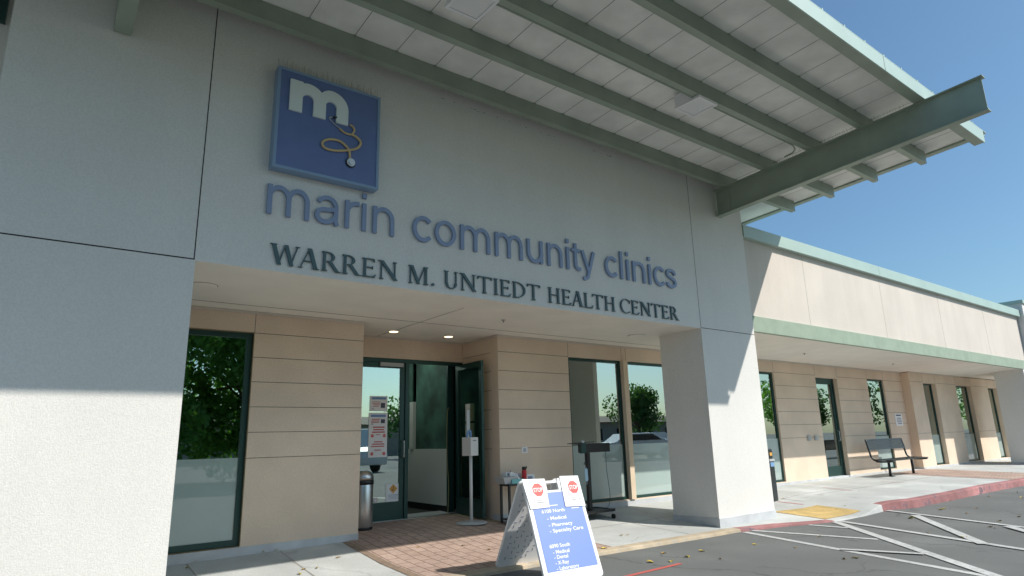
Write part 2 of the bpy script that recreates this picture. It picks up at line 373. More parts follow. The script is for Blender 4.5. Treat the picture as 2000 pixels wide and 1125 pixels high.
# brick paving by the entrance and further along the walk
sheet('brick_paving', 3.47, 6.11, lambda x: edge(x) + KW, lambda x: 9.2 if x < 5.93 else 8.12, 'paver', .004, .1, 24)
b = MB().m('curbtan')
for y in [6.1 + .2 * i for i in range(10)]:
    y1 = min(y + .195, 8.05)
    b.face([(3.37, y, sw(3.37, y) + .005), (3.468, y, sw(3.468, y) + .005), (3.468, y1, sw(3.468, y1) + .005), (3.37, y1, sw(3.37, y1) + .005)])
M['edgebrown'] = mat('brown_edging', (.26, .19, .14), .9, var=.2, vscale=15)
b.mats = ['edgebrown']
b.build('paving_edge_strip', kind='structure')
sheet('far_brick_paving', 18.3, 20.8, lambda x: edge(x) + KW, lambda x: 7.85, 'paver', .004)
# kerb: top strip + face, painted in lengths
def kerb(name, x0, x1, mt, top=True):
    b = MB().m(mt); n = max(2, int((x1 - x0) / .1))
    for i in range(n):
        a = x0 + (x1 - x0) * i / n; c = x0 + (x1 - x0) * (i + 1) / n
        P = []
        for x in (a, c):
            e = edge(x); zt = max(sw(x, e + KW), asf(x) + .006) + .003; zf = max(zt - .01, asf(x) + .004)
            P.append([(x, e + KW, zt), (x, e + .025, zf + .004), (x, e + .008, zf - .006 if zf - .006 > asf(x) else zf), (x, e - .01, asf(x) - .03)])
        for k in range(3): b.face([P[0][k + 1], P[1][k + 1], P[1][k], P[0][k]], False)
    return b.build(name, kind='structure')
kerb('kerb', -8, 8.5, 'curbtan'); kerb('red_kerb', 8.5, 10.3, 'curbred'); kerb('kerb_ramp', 10.3, 12.0, 'concrete'); kerb('far_red_kerb', 12.0, 42, 'curbred')
# joints in the concrete
def strip(b, p, q, wd, f, lift, seg=12):
    p = Vector((p[0], p[1], 0)); q = Vector((q[0], q[1], 0)); d = (q - p).normalized(); n = Vector((-d.y, d.x, 0)) * wd / 2
    for i in range(seg):
        a = p.lerp(q, i / seg); c = p.lerp(q, (i + 1) / seg)
        b.face([(v.x, v.y, f(v.x, v.y) + lift) for v in (a - n, c - n, c + n, a + n)])
b = MB().m('jointsoft')
for (p, q) in (((1.6, 6.12), (1.6, 8.05)), ((2.6, 6.1), (2.6, 8.05)), ((7.6, 6.0), (7.6, 8.05)), ((6.13, 7.1), (8.3, 7.1)), ((11.7, 6.55), (11.7, 8.05)), ((10.0, 7.0), (14.4, 6.9)), ((14.4, 5.3), (14.4, 8.05)), ((16.6, 5.3), (16.6, 8.05)), ((18.28, 5.25), (18.28, 8.05)), ((12, 6.7), (18.2, 6.7)), ((22.5, 5.2), (22.5, 7.8))):
    strip(b, p, q, .012, sw, .003)
b.build('pavement_joints', kind='structure')
# parking-lot paint
b = MB().m('paint')
for (p, q, wd) in (((8.52, 5.74), (7.3, 1.6), .10), ((8.71, 5.74), (9.05, 4.13), .09), ((9.72, 5.42), (9.78, 4.86), .09), ((10.26, 5.28), (6.6, 1.35), .125),
                   ((10.36, 5.24), (8.9, 1.5), .11), ((12.11, 5.30), (10.75, 1.9), .10), ((11.73, 4.72), (9.45, 3.08), .13), ((8.03, 4.12), (8.33, 3.32), .09), ((11.2, 3.32), (10.1, 2.4), .13)):
    strip(b, p, q, wd, asf, .004 + .0015 * len(b.f) / 12)
b.build('parking_markings', kind='structure')
b = MB().m('tape'); strip(b, (6.07, 4.96), (5.0, 4.83), .07, asf, .004, 3)
p0, p1 = ga(1330, 1101), ga(1215, 1128); b = MB().m('tape'); strip(b, (p0.x, p0.y), (p1.x - .4, p1.y - .02), .06, asf, .004, 3); b.build('red_line_marking', kind='structure')
b = MB().m('tape')
for (a, c) in (((1608, 952.5), (1665, 958.5)), ((1519, 980), (1569, 985.5)), ((1720, 940.5), (1766, 942.5))):
    p0, p1 = gs(*a), gs(*c); strip(b, (p0.x, p0.y), (p1.x, p1.y), .03, sw, .004, 3)
b.build('pavement_line_marking', kind='structure')
# truncated dome pad
b = MB().m('domes')
A, B_, C_, D = Vector((10.35, 6.40, 0)), Vector((11.50, 6.22, 0)), Vector((11.47, 5.44, 0)), Vector((10.33, 5.47, 0))
for i in range(8):
    for j in range(8):
        q = []
        for (s_, t_) in ((i, j), (i, j + 1), (i + 1, j + 1), (i + 1, j)):
            v = A.lerp(B_, s_ / 8).lerp(D.lerp(C_, s_ / 8), t_ / 8); q.append((v.x, v.y, sw(v.x, v.y) + .006))
        b.face(q)
for i in range(19):
    for j in range(15):
        v = A.lerp(B_, (i + .5) / 19).lerp(D.lerp(C_, (i + .5) / 19), (j + .5) / 15); z = sw(v.x, v.y) + .005
        b.lathe(v.x, v.y, [(.015, z), (.0125, z + .004), (.008, z + .006)], 8)
tag(b.build('tactile_paving_pad'), 'yellow tactile paving pad of raised domes on the kerb ramp', 'tactile pad')

# ------------------------------------------------------------------ the clinic building
BL = empty('clinic_building', 'stucco clinic building with tan lower walls, tinted windows and green steel entrance canopy', 'building', (5, 8, 0))
YF = 6.046; ST = 2.835
b = MB().m('stucco')
b.box(-.482, 1.054, YF, 6.95, -.22, ST)            # left pier
b.box(-.482, 9.86, YF, 6.95, ST, 5.47)            # wall above the opening
b.prism([(8.375, YF, -.22), (9.86, YF, -.22), (9.86, 6.42, -.22), (9.28, 6.89, -.22), (8.375, 6.89, -.22)], (0, 0, ST + .22))   # right pier
b.m('joint')
J = YF - .0015
b.box(-.482, 1.04, J, YF + .004, ST + .006, ST + .017)
b.box(1.037, 1.046, J, YF + .004, ST + .006, 5.465)
b.box(8.378, 9.858, J, YF + .004, ST + .002, ST + .011)
b.box(8.372, 8.379, J, YF + .004, ST + .011, 5.465)
b.m('deckjoint')
for k in range(26):
    x = random.choice((4.1, 4.3, 5.2, 6.4)) + random.gauss(0, .25); z = 5.31 - abs(random.gauss(0, .02)); b.box(x, x + random.uniform(.01, .05), J + .0005, YF + .001, z, z + random.uniform(.003, .007))
b.build('front_wall', BL)
b = MB().m('skirt')
b.box(8.36, 9.874, YF - .014, 6.42, -.23, -.022); b.box(8.361, 9.28, 6.42, 6.9, -.23, -.022); b.build('base_skirting', BL); b = MB().m('skirt')
b.box(-.49, 1.066, YF - .014, 6.96, -.24, -.02)
b.build('base_skirting', BL)
# left of the front wall: set-back wall with a high window
b = MB().m('stucco'); b.box(-12, -.485, 6.6, 6.9, -.2, 5.9); b.build('set_back_wall', BL)
lw = at(0, 26, y=6.55); 
wn = MB().m('frame')
wn.box(-4, -.56, 6.53, 6.597, lw.z - .07, lw.z); wn.box(-.64, -.56, 6.53, 6.597, lw.z, lw.z + 1.2); wn.box(-4, -.56, 6.53, 6.597, lw.z + 1.2, lw.z + 1.27)
wo = wn.build('high_window', BL)
MB().m('glass').box(-4, -.64, 6.56, 6.57, lw.z, lw.z + 1.2).build('pane', wo)
# soffits
b = MB().m('soffit')
b.box(-.482, 9.86, 6.951, 8.10, ST - .0, ST + .12)
b.box(1.054, 8.375, YF + .0005, 6.951, ST - .0008, ST + .05)
b.box(3.4, 6.1, 8.1, 9.3, ST, ST + .12)
b.m('joint')
b.box(.9, 9.86, 7.74, 7.748, ST - .0025, ST + .01)
b.box(4.27, 4.276, 6.6, 9.15, ST - .0025, ST + .01)
b.build('entrance_soffit', BL)
b = MB().m('soffit')
b.hexa([(9.86, 6.11, 2.925), (25, 6.11, 2.925), (25, 8.1, 2.842), (9.86, 8.1, 2.842), (9.86, 6.11, 3.1), (25, 6.11, 3.1), (25, 8.1, 3.1), (9.86, 8.1, 3.1)])
b.build('walkway_soffit', BL)
for q in ((.3, 3.6, 8.065, 8.098, ST - .030, ST - .003), (5.87, 9.86, 8.065, 8.098, ST - .030, ST - .003), (9.861, 20.7, 8.06, 8.098, ST - .025, ST + .005), (20.7, 24.6, 7.84, 7.879, ST - .01, ST + .015)): MB().m('cream').box(*q).build('soffit_trim', BL)
# parapet wall over the walkway
b = MB().m('cream'); b.box(9.86, 25.2, 6.12, 6.9, 3.15, 4.70)
b.m('jointsoft')
for x in (11.97, 15.33, 18.7, 22.02): b.box(x, x + .007, 6.1185, 6.13, 3.2, 4.6)
b.build('parapet_wall', BL)
MB().m('band').box(9.862, 27, 6.088, 6.16, 2.915, 3.197).build('green_band', BL, bevel=.006)
b = MB().m('cap'); b.box(9.862, 25.23, 6.022, 7.2, 4.615, 4.842); b.m('joint'); b.box(15.2, 15.206, 6.0205, 6.03, 4.62, 4.84); b.build('parapet_cap', BL, bevel=.004)
b = MB().m('stucco'); b.box(25.24, 34, 5.93, 9.5, 3.2, 5.05); b.m('cap').box(25.2, 34.1, 5.88, 9.6, 5.05, 5.16); b.build('far_tower', BL)
b = MB().m('stucco'); b.box(24.62, 26.3, 6.1, 6.88, -.15, 2.93); b.m('skirt'); b.box(24.605, 26.32, 6.085, 6.9, -.2, .12); b.build('far_pier', BL)
b = MB().m('soffit'); b.box(25, 34, 6.11, 8.1, 2.86, 3.1); b.build('far_soffit', BL)
MB().m('roofbrown').box(-12, 34, 8.3, 16.5, 3.35, 3.5).build('roof', BL)

# tan walls with openings
JZ = [2.567, 2.266, 1.965, 1.663, 1.362, 1.061]
def tan_wall(name, y, segs, x0, x1, joints, zb=.075, ztop=ST, thick=.2):
    """segs: openings (xa, xb, zlow, zhigh)"""
    b = MB().m('tan'); cur = x0
    solids = []
    for (xa, xb, zl, zh) in segs:
        if xa > cur + 1e-4: solids.append((cur, xa))
        b.box(xa, xb, y, y + thick, zh, ztop)
        if zl > zb: b.box(xa, xb, y, y + thick, zb, zl)
        cur = xb
    if x1 > cur: solids.append((cur, x1))
    for (a, c) in solids: b.box(a, c, y, y + thick, zb, ztop)
    b.m('tanjoint')
    for (a, c) in solids:
        for z in joints: b.box(a, c, y - .0012, y + .004, z - .0035, z + .0035)
    for (xa, xb, zl, zh) in segs:
        for x in (xa, xb):
            if x0 + .01 < x < x1 - .01: b.box(x - .003, x + .003, y - .001, y + .004, 2.571, ztop - .003)
    b.m('skirt')
    cur = x0; 
    b.box(x0, x1, y - .012, y + thick, -.22, zb)
    return b.build(name, BL)
W = [(.35, 2.155, .082, 2.573)]
tan_wall('left_tan_wall', 8.1, W, -.6, 3.6, JZ)
W2 = [(7.38, 8.71, .115, 2.565), (8.83, 10.35, .115, 2.565)]
W3 = [(12.7, 13.81, .115, 2.565), (15.70, 16.80, .06, 2.52), (18.5, 19.5, .14, 2.58)]
tan_wall('middle_tan_wall', 8.1, W2 + W3, 5.88, 20.71, JZ, zb=.10)
W6 = [(21.66, 22.62, .12, 2.55), (24.27, 25.6, .12, 2.55), (27.25, 28.2, .12, 2.55)]
tan_wall('far_tan_wall', 7.88, W6, 20.71, 34, [JZ[0], JZ[5]], zb=.11, thick=.42)
# recess side walls and the wall over the doors
b = MB().m('tan'); b.box(3.4, 3.6, 8.302, 9.16, .0, ST); b.box(5.882, 6.08, 8.302, 9.35, .0, ST); b.box(3.6, 5.88, 9.13, 9.3, 2.50, ST)
b.m('tanjoint')
for z in JZ: b.box(5.8812, 5.886, 8.102, 9.12, z - .0035, z + .0035)
b.build('recess_wall', BL)
b = MB().m('cream'); b.box(3.6, 5.88, 9.098, 9.129, ST - .024, ST - .002); b.box(5.85, 5.881, 8.1, 9.098, ST - .024, ST - .002); b.build('recess_trim', BL)
# windows: frame with pane and frosted lower film
def window(xa, xb, zl, zh, y, film=1.06, fw=.05, rec=.10, transom=False, mull=None, name='window', label=None):
    f = MB().m('frame'); yy = y + rec - .06
    f.box(xa, xa + fw, yy, yy + .06, zl, zh); f.box(xb - fw, xb, yy, yy + .06, zl, zh)
    f.box(xa + fw, xb - fw, yy + .001, yy + .06, zl, zl + fw); f.box(xa + fw, xb - fw, yy + .001, yy + .06, zh - fw, zh)
    if transom: f.box(xa + fw, xb - fw, yy + .002, yy + .058, film - .012, film + .012)
    if mull: f.box(mull - .02, mull + .02, yy + .002, yy + .058, zl + fw, zh - fw)
    o = f.build(name, BL, label=label)
    MB().m('glass').box(xa + fw, xb - fw, yy + .025, yy + .031, zl + fw, zh - fw).build('pane', o)
    if film: MB().m('film').box(xa + fw, xb - fw, yy + .018, yy + .024, zl + fw, film).build('frosted_film', o)
    return o
window(.352, 2.153, .084, 2.571, 8.1, fw=.07, film=1.07, transom=False)
b = MB().m('ochre'); b.box(2.147, 2.1545, 8.095, 8.13, .084, 2.571); b.box(.36, 2.147, 8.095, 8.13, 2.562, 2.571); b.box(.36, 2.147, 8.093, 8.13, .076, .0845); b.build('window_trim', BL)
window(7.382, 8.708, .117, 2.563, 8.1); window(8.832, 10.348, .117, 2.563, 8.1)
b = MB().m('post'); b.box(8.712, 8.828, 8.06, 8.098, .115, 2.567); b.build('window_post', BL)
window(12.702, 13.808, .117, 2.563, 8.1); window(18.502, 19.498, .142, 2.578, 8.1, film=1.04, transom=True)
window(21.662, 22.618, .122, 2.548, 7.88, film=1.0, rec=.18); window(24.272, 25.598, .122, 2.548, 7.88, film=1.0, transom=True, rec=.18); window(27.252, 28.198, .122, 2.548, 7.88, film=1.0, transom=True, rec=.18)
b = MB().m('wallin')
for i in range(16): b.tube([(24.34 + i * .078, 8.16 + .01 * (i % 2), .2), (24.34 + i * .078, 8.16 + .01 * (i % 2), 2.0)], .03, 8)
b.build('curtain', BL)
# doors
def door(xa, xb, zb, zt, name, hinge=None, ang=0, stile=.08, bottom=.27, label=None, hside=1, glass='glass'):
    """door leaf, its hinge edge at local x=0"""
    wd = xb - xa
    root = MB().m('frame')
    root.box(0, stile, -.022, .022, zb, zt); root.box(wd - stile, wd, -.022, .022, zb, zt); root.box(stile, wd - stile, -.021, .021, zt - .09, zt); root.box(stile, wd - stile, -.021, .021, zb, zb + bottom)
    return root, wd
# left, closed leaf
def place(mb, name, parent, loc, ang, label=None):
    c, s_ = math.cos(ang), math.sin(ang)
    mb.v = [(loc[0] + x * c - y * s_, loc[1] + x * s_ + y * c, z) for (x, y, z) in mb.v]
    return mb.build(name, parent, label=label)
r_, wd = door(3.95, 4.80, .055, 2.44, 'd'); dl = place(r_, 'entrance_door', BL, (3.95, 9.18, 0), 0, 'closed leaf of the entrance door with posters taped to its glass')
place(MB().m('glass').box(.08, wd - .08, -.004, .004, .32, 2.35), 'pane', dl, (3.95, 9.18, 0), 0)
h = MB().m('steel'); h.tube(smoothpath([(4.765, 9.155, 1.22), (4.765, 9.11, 1.22), (4.765, 9.095, 1.19), (4.765, 9.095, 1.0), (4.765, 9.11, .97), (4.765, 9.155, .97)], 4), .011, 8); h.build('handle', dl)
r_, wd = door(0, .86, .045, 2.44, 'd'); OA = math.radians(-94); OL = (5.775, 9.16, 0)
do = place(r_, 'entrance_door', BL, OL, OA, 'open leaf of the entrance door swung out flat against the side wall')
place(MB().m('clearglass').box(.08, wd - .08, -.004, .004, .31, 2.35), 'pane', do, OL, OA)
place(MB().m('black').box(.2, .7, -.05, -.03, .98, 1.03).box(.2, .22, -.05, -.02, .98, 1.03).box(.68, .7, -.05, -.02, .98, 1.03), 'push_bar', do, OL, OA)
b = MB().m('frame'); b.box(3.62, 3.95, 9.135, 9.195, .05, 2.50); b.box(4.80, 4.86, 9.135, 9.2, .05, 2.44); b.box(5.80, 5.878, 9.135, 9.2, .02, 2.50); b.box(3.95, 5.80, 9.136, 9.199, 2.44, 2.498); b.m('steel'); b.box(3.6, 5.8, 9.11, 9.25, .045, .062)
b.build('door_frame', BL)
# side door in the far wall
r_, wd = door(15.76, 16.74, .07, 2.46, 'd', stile=.09); sd = place(r_, 'side_door', BL, (15.76, 8.24, 0), 0, 'narrow glazed side door set deep in the tan wall')
place(MB().m('glass').box(.08, wd - .08, -.004, .004, .34, 2.37), 'pane', sd, (15.76, 8.24, 0), 0)
MB().m('steel').tube([(16.66, 8.2, 1.2), (16.66, 8.16, 1.18), (16.66, 8.16, .96), (16.66, 8.2, .94)], .01, 8).build('handle', sd)
b = MB().m('frame'); b.box(15.702, 15.76, 8.2, 8.27, .06, 2.518); b.box(16.74, 16.798, 8.2, 8.27, .06, 2.518); b.box(15.76, 16.74, 8.2, 8.27, 2.46, 2.518); b.build('side_door_frame', BL)
# interior
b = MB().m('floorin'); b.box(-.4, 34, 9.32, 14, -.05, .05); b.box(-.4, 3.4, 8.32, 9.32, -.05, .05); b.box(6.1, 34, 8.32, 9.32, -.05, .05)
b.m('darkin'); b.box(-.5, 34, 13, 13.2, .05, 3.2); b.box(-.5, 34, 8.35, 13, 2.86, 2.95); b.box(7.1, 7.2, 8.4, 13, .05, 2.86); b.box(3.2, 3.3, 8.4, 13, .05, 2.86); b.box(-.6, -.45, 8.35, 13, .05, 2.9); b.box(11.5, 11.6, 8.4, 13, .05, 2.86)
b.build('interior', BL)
MB().m('greymetal').box(4.35, 4.75, 9.12, 9.155, 2.37, 2.43).build('door_closer', dl)
b = MB().m('wallin'); b.box(5.72, 5.80, 9.36, 11.2, .16, 1.07); b.box(5.70, 5.80, 10.55, 10.68, 1.07, 1.92); b.m('black'); b.box(5.715, 5.80, 9.35, 11.21, .05, .16); b.build('vestibule_half_wall', BL)
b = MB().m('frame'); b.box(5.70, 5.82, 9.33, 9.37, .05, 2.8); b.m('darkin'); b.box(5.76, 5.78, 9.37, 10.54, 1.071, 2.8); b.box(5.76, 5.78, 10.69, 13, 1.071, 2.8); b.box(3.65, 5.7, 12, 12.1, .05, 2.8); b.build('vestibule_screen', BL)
for q in ((5.0, 5.6, 9.95, 10.05), (4.2, 5.4, 11.0, 11.12)): MB().m('tube').box(*q, 2.80, 2.82).build('strip_light', BL)

# canopy: deck, purlins, beam, fascia
SL = .05095
def zc(y): return 5.316 + SL * (6.046 - y)     # underside of the purlins
CX0, CX1 = -5.0, 11.36
b = MB().m('panel')
def slab(b, x0, x1, y0, y1, za, zb):
    return b.hexa([(x0, y0, zc(y0) + za), (x1, y0, zc(y0) + za), (x1, y1, zc(y1) + za), (x0, y1, zc(y1) + za), (x0, y0, zc(y0) + zb), (x1, y0, zc(y0) + zb), (x1, y1, zc(y1) + zb), (x0, y1, zc(y1) + zb)])
slab(b, CX0, 11.50, 2.715, 7.3, .203, .212)
b.m('deckjoint')
x = 3.885 - .5045 * 16
while x < 11.4:
    slab(b, x - .003, x + .003, 2.80, 6.04, .2012, .206); x += .5045
canopy = b.build('canopy', BL)
b = MB().m('green'); slab(b, 11.44, 11.56, 2.715, 7.3, .17, .2025); b.build('edge_trim', canopy)
b = MB().m('cap'); slab(b, CX0, 11.56, 2.69, 7.35, .2125, .222)
x = 3.885 - .5045 * 16 + .07
while x < 11.5:
    slab(b, x, x + .025, 2.70, 7.3, .222, .262); x += .5045
b.build('metal_roofing', canopy)
b = MB().m('cap'); slab(b, CX0, CX1 + .02, 2.685, 2.70, .0, .2); b.m('joint'); slab(b, 7.92, 7.926, 2.6835, 2.69, .0, .2); b.build('fascia', canopy)
PY = [2.74, 3.500, 4.268, 5.035, 5.80]
for i, y in enumerate(PY):
    b = MB().m('green')
    slab(b, CX0, CX1, y, y + .012, .0, .2)              # web
    slab(b, CX0, CX1, y + .012, y + .085, .0, .010); slab(b, CX0, CX1, y + .012, y + .085, .19, .2)
    if i == 0: slab(b, CX0, CX1, 2.70, 2.74, .0, .012)
    x = 3.885 - .5045 * 16
    while x < 11.3:
        slab(b, x - .02, x + .02, y - .012, y, .18, .2); x += .5045
    b.build('purlin', canopy)
bx = 9.095
b = MB().m('green')
def bslab(b, x0, x1, y0, y1, d0, d1):
    return b.hexa([(x0, y0, zc(y0) - d0), (x1, y0, zc(y0) - d0), (x1, y1, zc(y1) - d0), (x0, y1, zc(y1) - d0), (x0, y0, zc(y0) - d1), (x1, y0, zc(y0) - d1), (x1, y1, zc(y1) - d1), (x0, y1, zc(y1) - d1)])
bslab(b, bx + .055, bx + .067, 2.06, YF - .01, .462, .016)
bslab(b, bx, bx + .122, 2.045, YF - .01, .478, .462)
bslab(b, bx, bx + .122, 2.035, YF - .01, .016, .002)
for yb in (5.88, 5.80):
    for zb in (.10, .18, .26, .34, .40):
        b.tube([(bx + .055, yb, zc(yb) - zb), (bx + .047, yb, zc(yb) - zb)], .012, 6)
bslab(b, bx + .049, bx + .055, 5.76, 5.92, .43, .06)
b.build('cantilever_beam', canopy)
# a second beam, its lower end showing at the top left
s0 = at(216, 42, y=5.3); s1 = at(263, 58, y=5.3)
b = MB().m('green'); zb_ = s1.z
BXL = .33
bslab(b, BXL - .115, BXL - .10, 2.06, YF - .01, .462, .016); bslab(b, BXL - .115, BXL + .02, 2.045, YF - .01, .478, .462); bslab(b, BXL - .115, BXL + .02, 2.035, YF - .01, .016, .002); bslab(b, BXL + .005, BXL + .02, 2.06, YF - .01, .462, .016)
b.build('cantilever_beam', canopy)
b = MB().m('green')
cp = [(x, 4.368, zc(4.37) + .004) for x in (-4.5, 2, 5, 8.75)] + [(8.9, 4.42, zc(4.4)), (8.98, 4.5, zc(4.5)), (9.0, 4.65, zc(4.65))]
b.tube(cp, .012, 6); b.build('conduit', canopy)

# canopy lights, soffit fittings
def canopy_light(x, y, label):
    z = zc(y); t = empty('canopy_light', label, 'ceiling light', (x, y, z - .04), 0, 'square lights under the canopy')
    b = MB().m('whiteplastic'); b.box(x - .19, x + .19, y - .19, y + .19, z - .0, z + .17); b.build('housing', t, bevel=.006)
    b = MB().m('whiteplastic'); b.box(x - .195, x + .195, y - .195, y - .165, z - .03, z - .001); b.box(x - .195, x + .195, y + .165, y + .195, z - .03, z - .001); b.box(x - .195, x - .165, y - .165, y + .165, z - .03, z - .001); b.box(x + .165, x + .195, y - .165, y + .165, z - .03, z - .001); b.build('rim', t)
    MB().m('lens').box(x - .164, x + .164, y - .164, y + .164, z - .022, z - .002).build('lens', t, bevel=.004)
canopy_light(6.53, 4.46, 'square white light under the canopy, nearest the cantilever beam')
canopy_light(3.02, 4.47, 'square white light under the canopy at the top edge of the picture, nearest the logo')
for (px, py, yy, lab) in ((769, 647, 1, 'lit round downlight in the entrance ceiling, left of the pair'), (876, 657, 1, 'lit round downlight in the entrance ceiling, right of the pair')):
    p = at(px, py, z=ST); t = empty('downlight', lab, 'ceiling light', (p.x, p.y, ST), 0, 'lit entrance downlights')
    MB().m('paperwarm').lathe(p.x, p.y, [(.092, ST - .008), (.096, ST - .001)], 24).build('trim_ring', t)
    MB().m('lampwarm').lathe(p.x, p.y, [(.066, ST - .0115), (.068, ST - .0085)], 24).build('lens', t)
for (px, py, lab) in ((396, 557, 'unlit round ceiling fitting beside the left pier'), (1243, 655, 'unlit round ceiling fitting beside the right pier')):
    p = at(px, py, z=ST); t = empty('ceiling_fitting', lab, 'ceiling light', (p.x, p.y, ST))
    MB().m('soffit').lathe(p.x, p.y, [(.13, ST - .012), (.14, ST - .006), (.14, ST - .002)], 28).build('cover', t)
    MB().m('joint').lathe(p.x, p.y, [(.146, ST - .0018), (.146, ST - .001)], 28).build('seal', t)
for (px, py, zz, lab) in ((983, 626, ST, 'small fire sprinkler in the entrance ceiling'), (1571, 691, 2.88, 'small fire sprinkler in the walkway ceiling behind the pier'), (1744, 711, 2.88, 'small fire sprinkler in the walkway ceiling above the bench')):
    p = at(px, py, z=zz - .01); t = empty('sprinkler', lab, 'sprinkler', (p.x, p.y, zz))
    b = MB().m('greymetal').lathe(p.x, p.y, [(.03, zz - .012), (.032, zz - .001)], 12); b.build('escutcheon', t)
    MB().m('spike').lathe(p.x, p.y, [(.012, zz - .035), (.006, zz - .03), (.006, zz - .012)], 8).build('nozzle', t)

# ------------------------------------------------------------------ logo sign
lg = empty('logo_sign', 'square blue wall sign with white letter m and yellow stethoscope', 'sign', (2.19, YF, 3.85))
lx0, lx1, lz0, lz1, ly = 1.628, 2.748, 3.852, 4.955, 5.93
MB().m('logoframe').box(lx0, lx1, ly, YF - .002, lz0, lz1).build('cabinet', lg, bevel=.006)
b = MB().m('logoframe'); fr = .03
b.box(lx0, lx1, ly - .012, ly - .0005, lz0, lz0 + fr); b.box(lx0, lx1, ly - .012, ly - .0005, lz1 - fr, lz1); b.box(lx0, lx0 + fr, ly - .012, ly - .0005, lz0 + fr, lz1 - fr); b.box(lx1 - fr, lx1, ly - .012, ly - .0005, lz0 + fr, lz1 - fr); b.build('frame', lg)
MB().m('logoblue').box(lx0 + fr, lx1 - fr, ly - .004, ly - .0007, lz0 + fr, lz1 - fr).build('face', lg)
def cpx(x, y): return 400 + x / 2.8125, 80 + y / 2.8125
def lp(x, y, yy=ly - .02):
    q = cpx(x, y); return at(q[0], q[1], y=yy)
# bold m traced in world units: outer corners from the photograph
mz0 = lp(462, 375).z; mx0 = lp(462, 375).x; mx1 = lp(785, 465).x; mzt = lp(468, 205).z
def arch_strip(b, pts_in, pts_out, dep, y):
    for i in range(len(pts_in) - 1):
        P = [pts_in[i], pts_in[i + 1], pts_out[i + 1], pts_out[i]]
        b.prism([(p[0], y, p[1]) for p in P], (0, dep, 0))
def m_shape(b, x0, x1, z0, z1, st, y, dep):
    wdt = x1 - x0; H = z1 - z0
    # three stems
    k = (wdt - st) / 2
    zs = z1 - k * .52 - .0
    b.prism([(x0, y, z0), (x0 + st, y, z0), (x0 + st, y, z1 - .0), (x0, y, z1 + .0)], (0, dep, 0))
    for i in (1, 2):
        xl = x0 + k * (i - 1) + st; xr = x0 + k * i + st   # inner left, outer right
        cx = (xl + (xr - st)) / 2
        rin = (xr - st - xl) / 2; rout = rin + st
        zc_ = z1 - rout * .98
        b.prism([(xr - st, y + .0004 * i, z0), (xr, y + .0004 * i, z0), (xr, y + .0004 * i, zc_), (xr - st, y + .0004 * i, zc_)], (0, dep, 0))
        n = 16; pi, po = [], []
        for q in range(n + 1):
            a = math.pi * q / n * .93
            pi.append((cx + rin * math.cos(a), zc_ + rin * math.sin(a))); po.append((cx + rout * math.cos(a) * (1 if a < math.pi / 2 else .80), zc_ + rout * .98 * math.sin(a)))
        arch_strip(b, pi, po, dep, y + .0007 * i)
b = MB().m('logowhite'); m_shape(b, mx0, mx1, mz0, mzt, (mx1 - mx0) * .208, ly - .03, .024)
b.build('letter', lg, label='bold white lower case m')
b = MB().m('yellow')
st1 = [(740, 480), (770, 505), (805, 513), (822, 492), (812, 470), (797, 460)]
st2 = [(805, 513), (835, 530), (857, 560), (838, 588), (790, 600), (720, 602), (665, 590), (645, 568), (655, 548), (695, 540), (745, 552), (782, 585), (795, 612), (797, 645)]
for pth, r in ((st1, .011), (st2, .013)):
    b.tube(smoothpath([lp(*q) for q in pth], 5), r, 8)
b.build('stethoscope_tube', lg)
b = MB().m('steel'); b.tube(smoothpath([lp(*q) for q in [(742, 482), (715, 458), (688, 430), (690, 420), (706, 418)]], 5), .006, 8)
c = lp(802, 668); b.build('stethoscope_ear_tube', lg); b = MB().m('steel')
for rr, dd in ((.045, .0), (.028, -.012)):
    b.prism([(c.x + rr * math.cos(a), c.y + dd, c.z + rr * math.sin(a)) for a in [2 * math.pi * k / 20 for k in range(20)]], (0, -.012, 0))
b.build('stethoscope_disc', lg)
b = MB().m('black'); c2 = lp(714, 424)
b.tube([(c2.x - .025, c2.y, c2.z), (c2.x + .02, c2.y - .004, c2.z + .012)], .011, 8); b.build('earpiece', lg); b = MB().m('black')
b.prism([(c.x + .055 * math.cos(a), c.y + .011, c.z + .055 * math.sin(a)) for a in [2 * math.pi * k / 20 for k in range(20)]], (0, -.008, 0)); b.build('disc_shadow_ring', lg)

# bird spikes
def spikes(name, label, pts, length, n, r=.0011, fan=.35):
    b = MB().m('spike')
    for i in range(n):
        p = Vector(pts[0]).lerp(Vector(pts[1]), (i + random.random() * .5) / n)
        d = Vector((random.uniform(-fan, fan) * .5, random.uniform(-fan, fan), 1)).normalized() * length * random.uniform(.8, 1.05)
        b.tube([p, p + d], r, 3, False)
    b.box(min(pts[0][0], pts[1][0]), max(pts[0][0], pts[1][0]) + .012, min(pts[0][1], pts[1][1]) - .006, max(pts[0][1], pts[1][1]) + .006, pts[0][2] - .004, pts[0][2]) if abs(pts[0][2] - pts[1][2]) < .001 else b.tube([pts[0], pts[1]], .004, 4)
    return tag(b.build(name), label, 'bird spikes')
spikes('bird_spikes', 'row of thin wire bird spikes on top of the blue logo sign', [(1.64, 5.97, 4.957), (2.74, 5.97, 4.957)], .12, 52)
for (y0, y1, lab) in ((2.95, 3.45, 'short row of bird spikes on the cantilever beam nearest the canopy edge'), (3.6, 4.2, 'row of bird spikes on the cantilever beam, second gap from the canopy edge'), (4.4, 4.98, 'row of bird spikes on the cantilever beam beside the end of the conduit')):
    spikes('bird_spikes', lab, [(bx + .03, y0, zc(y0) + .002), (bx + .03, y1, zc(y1) + .002)], .09, 16, .0013, .2)

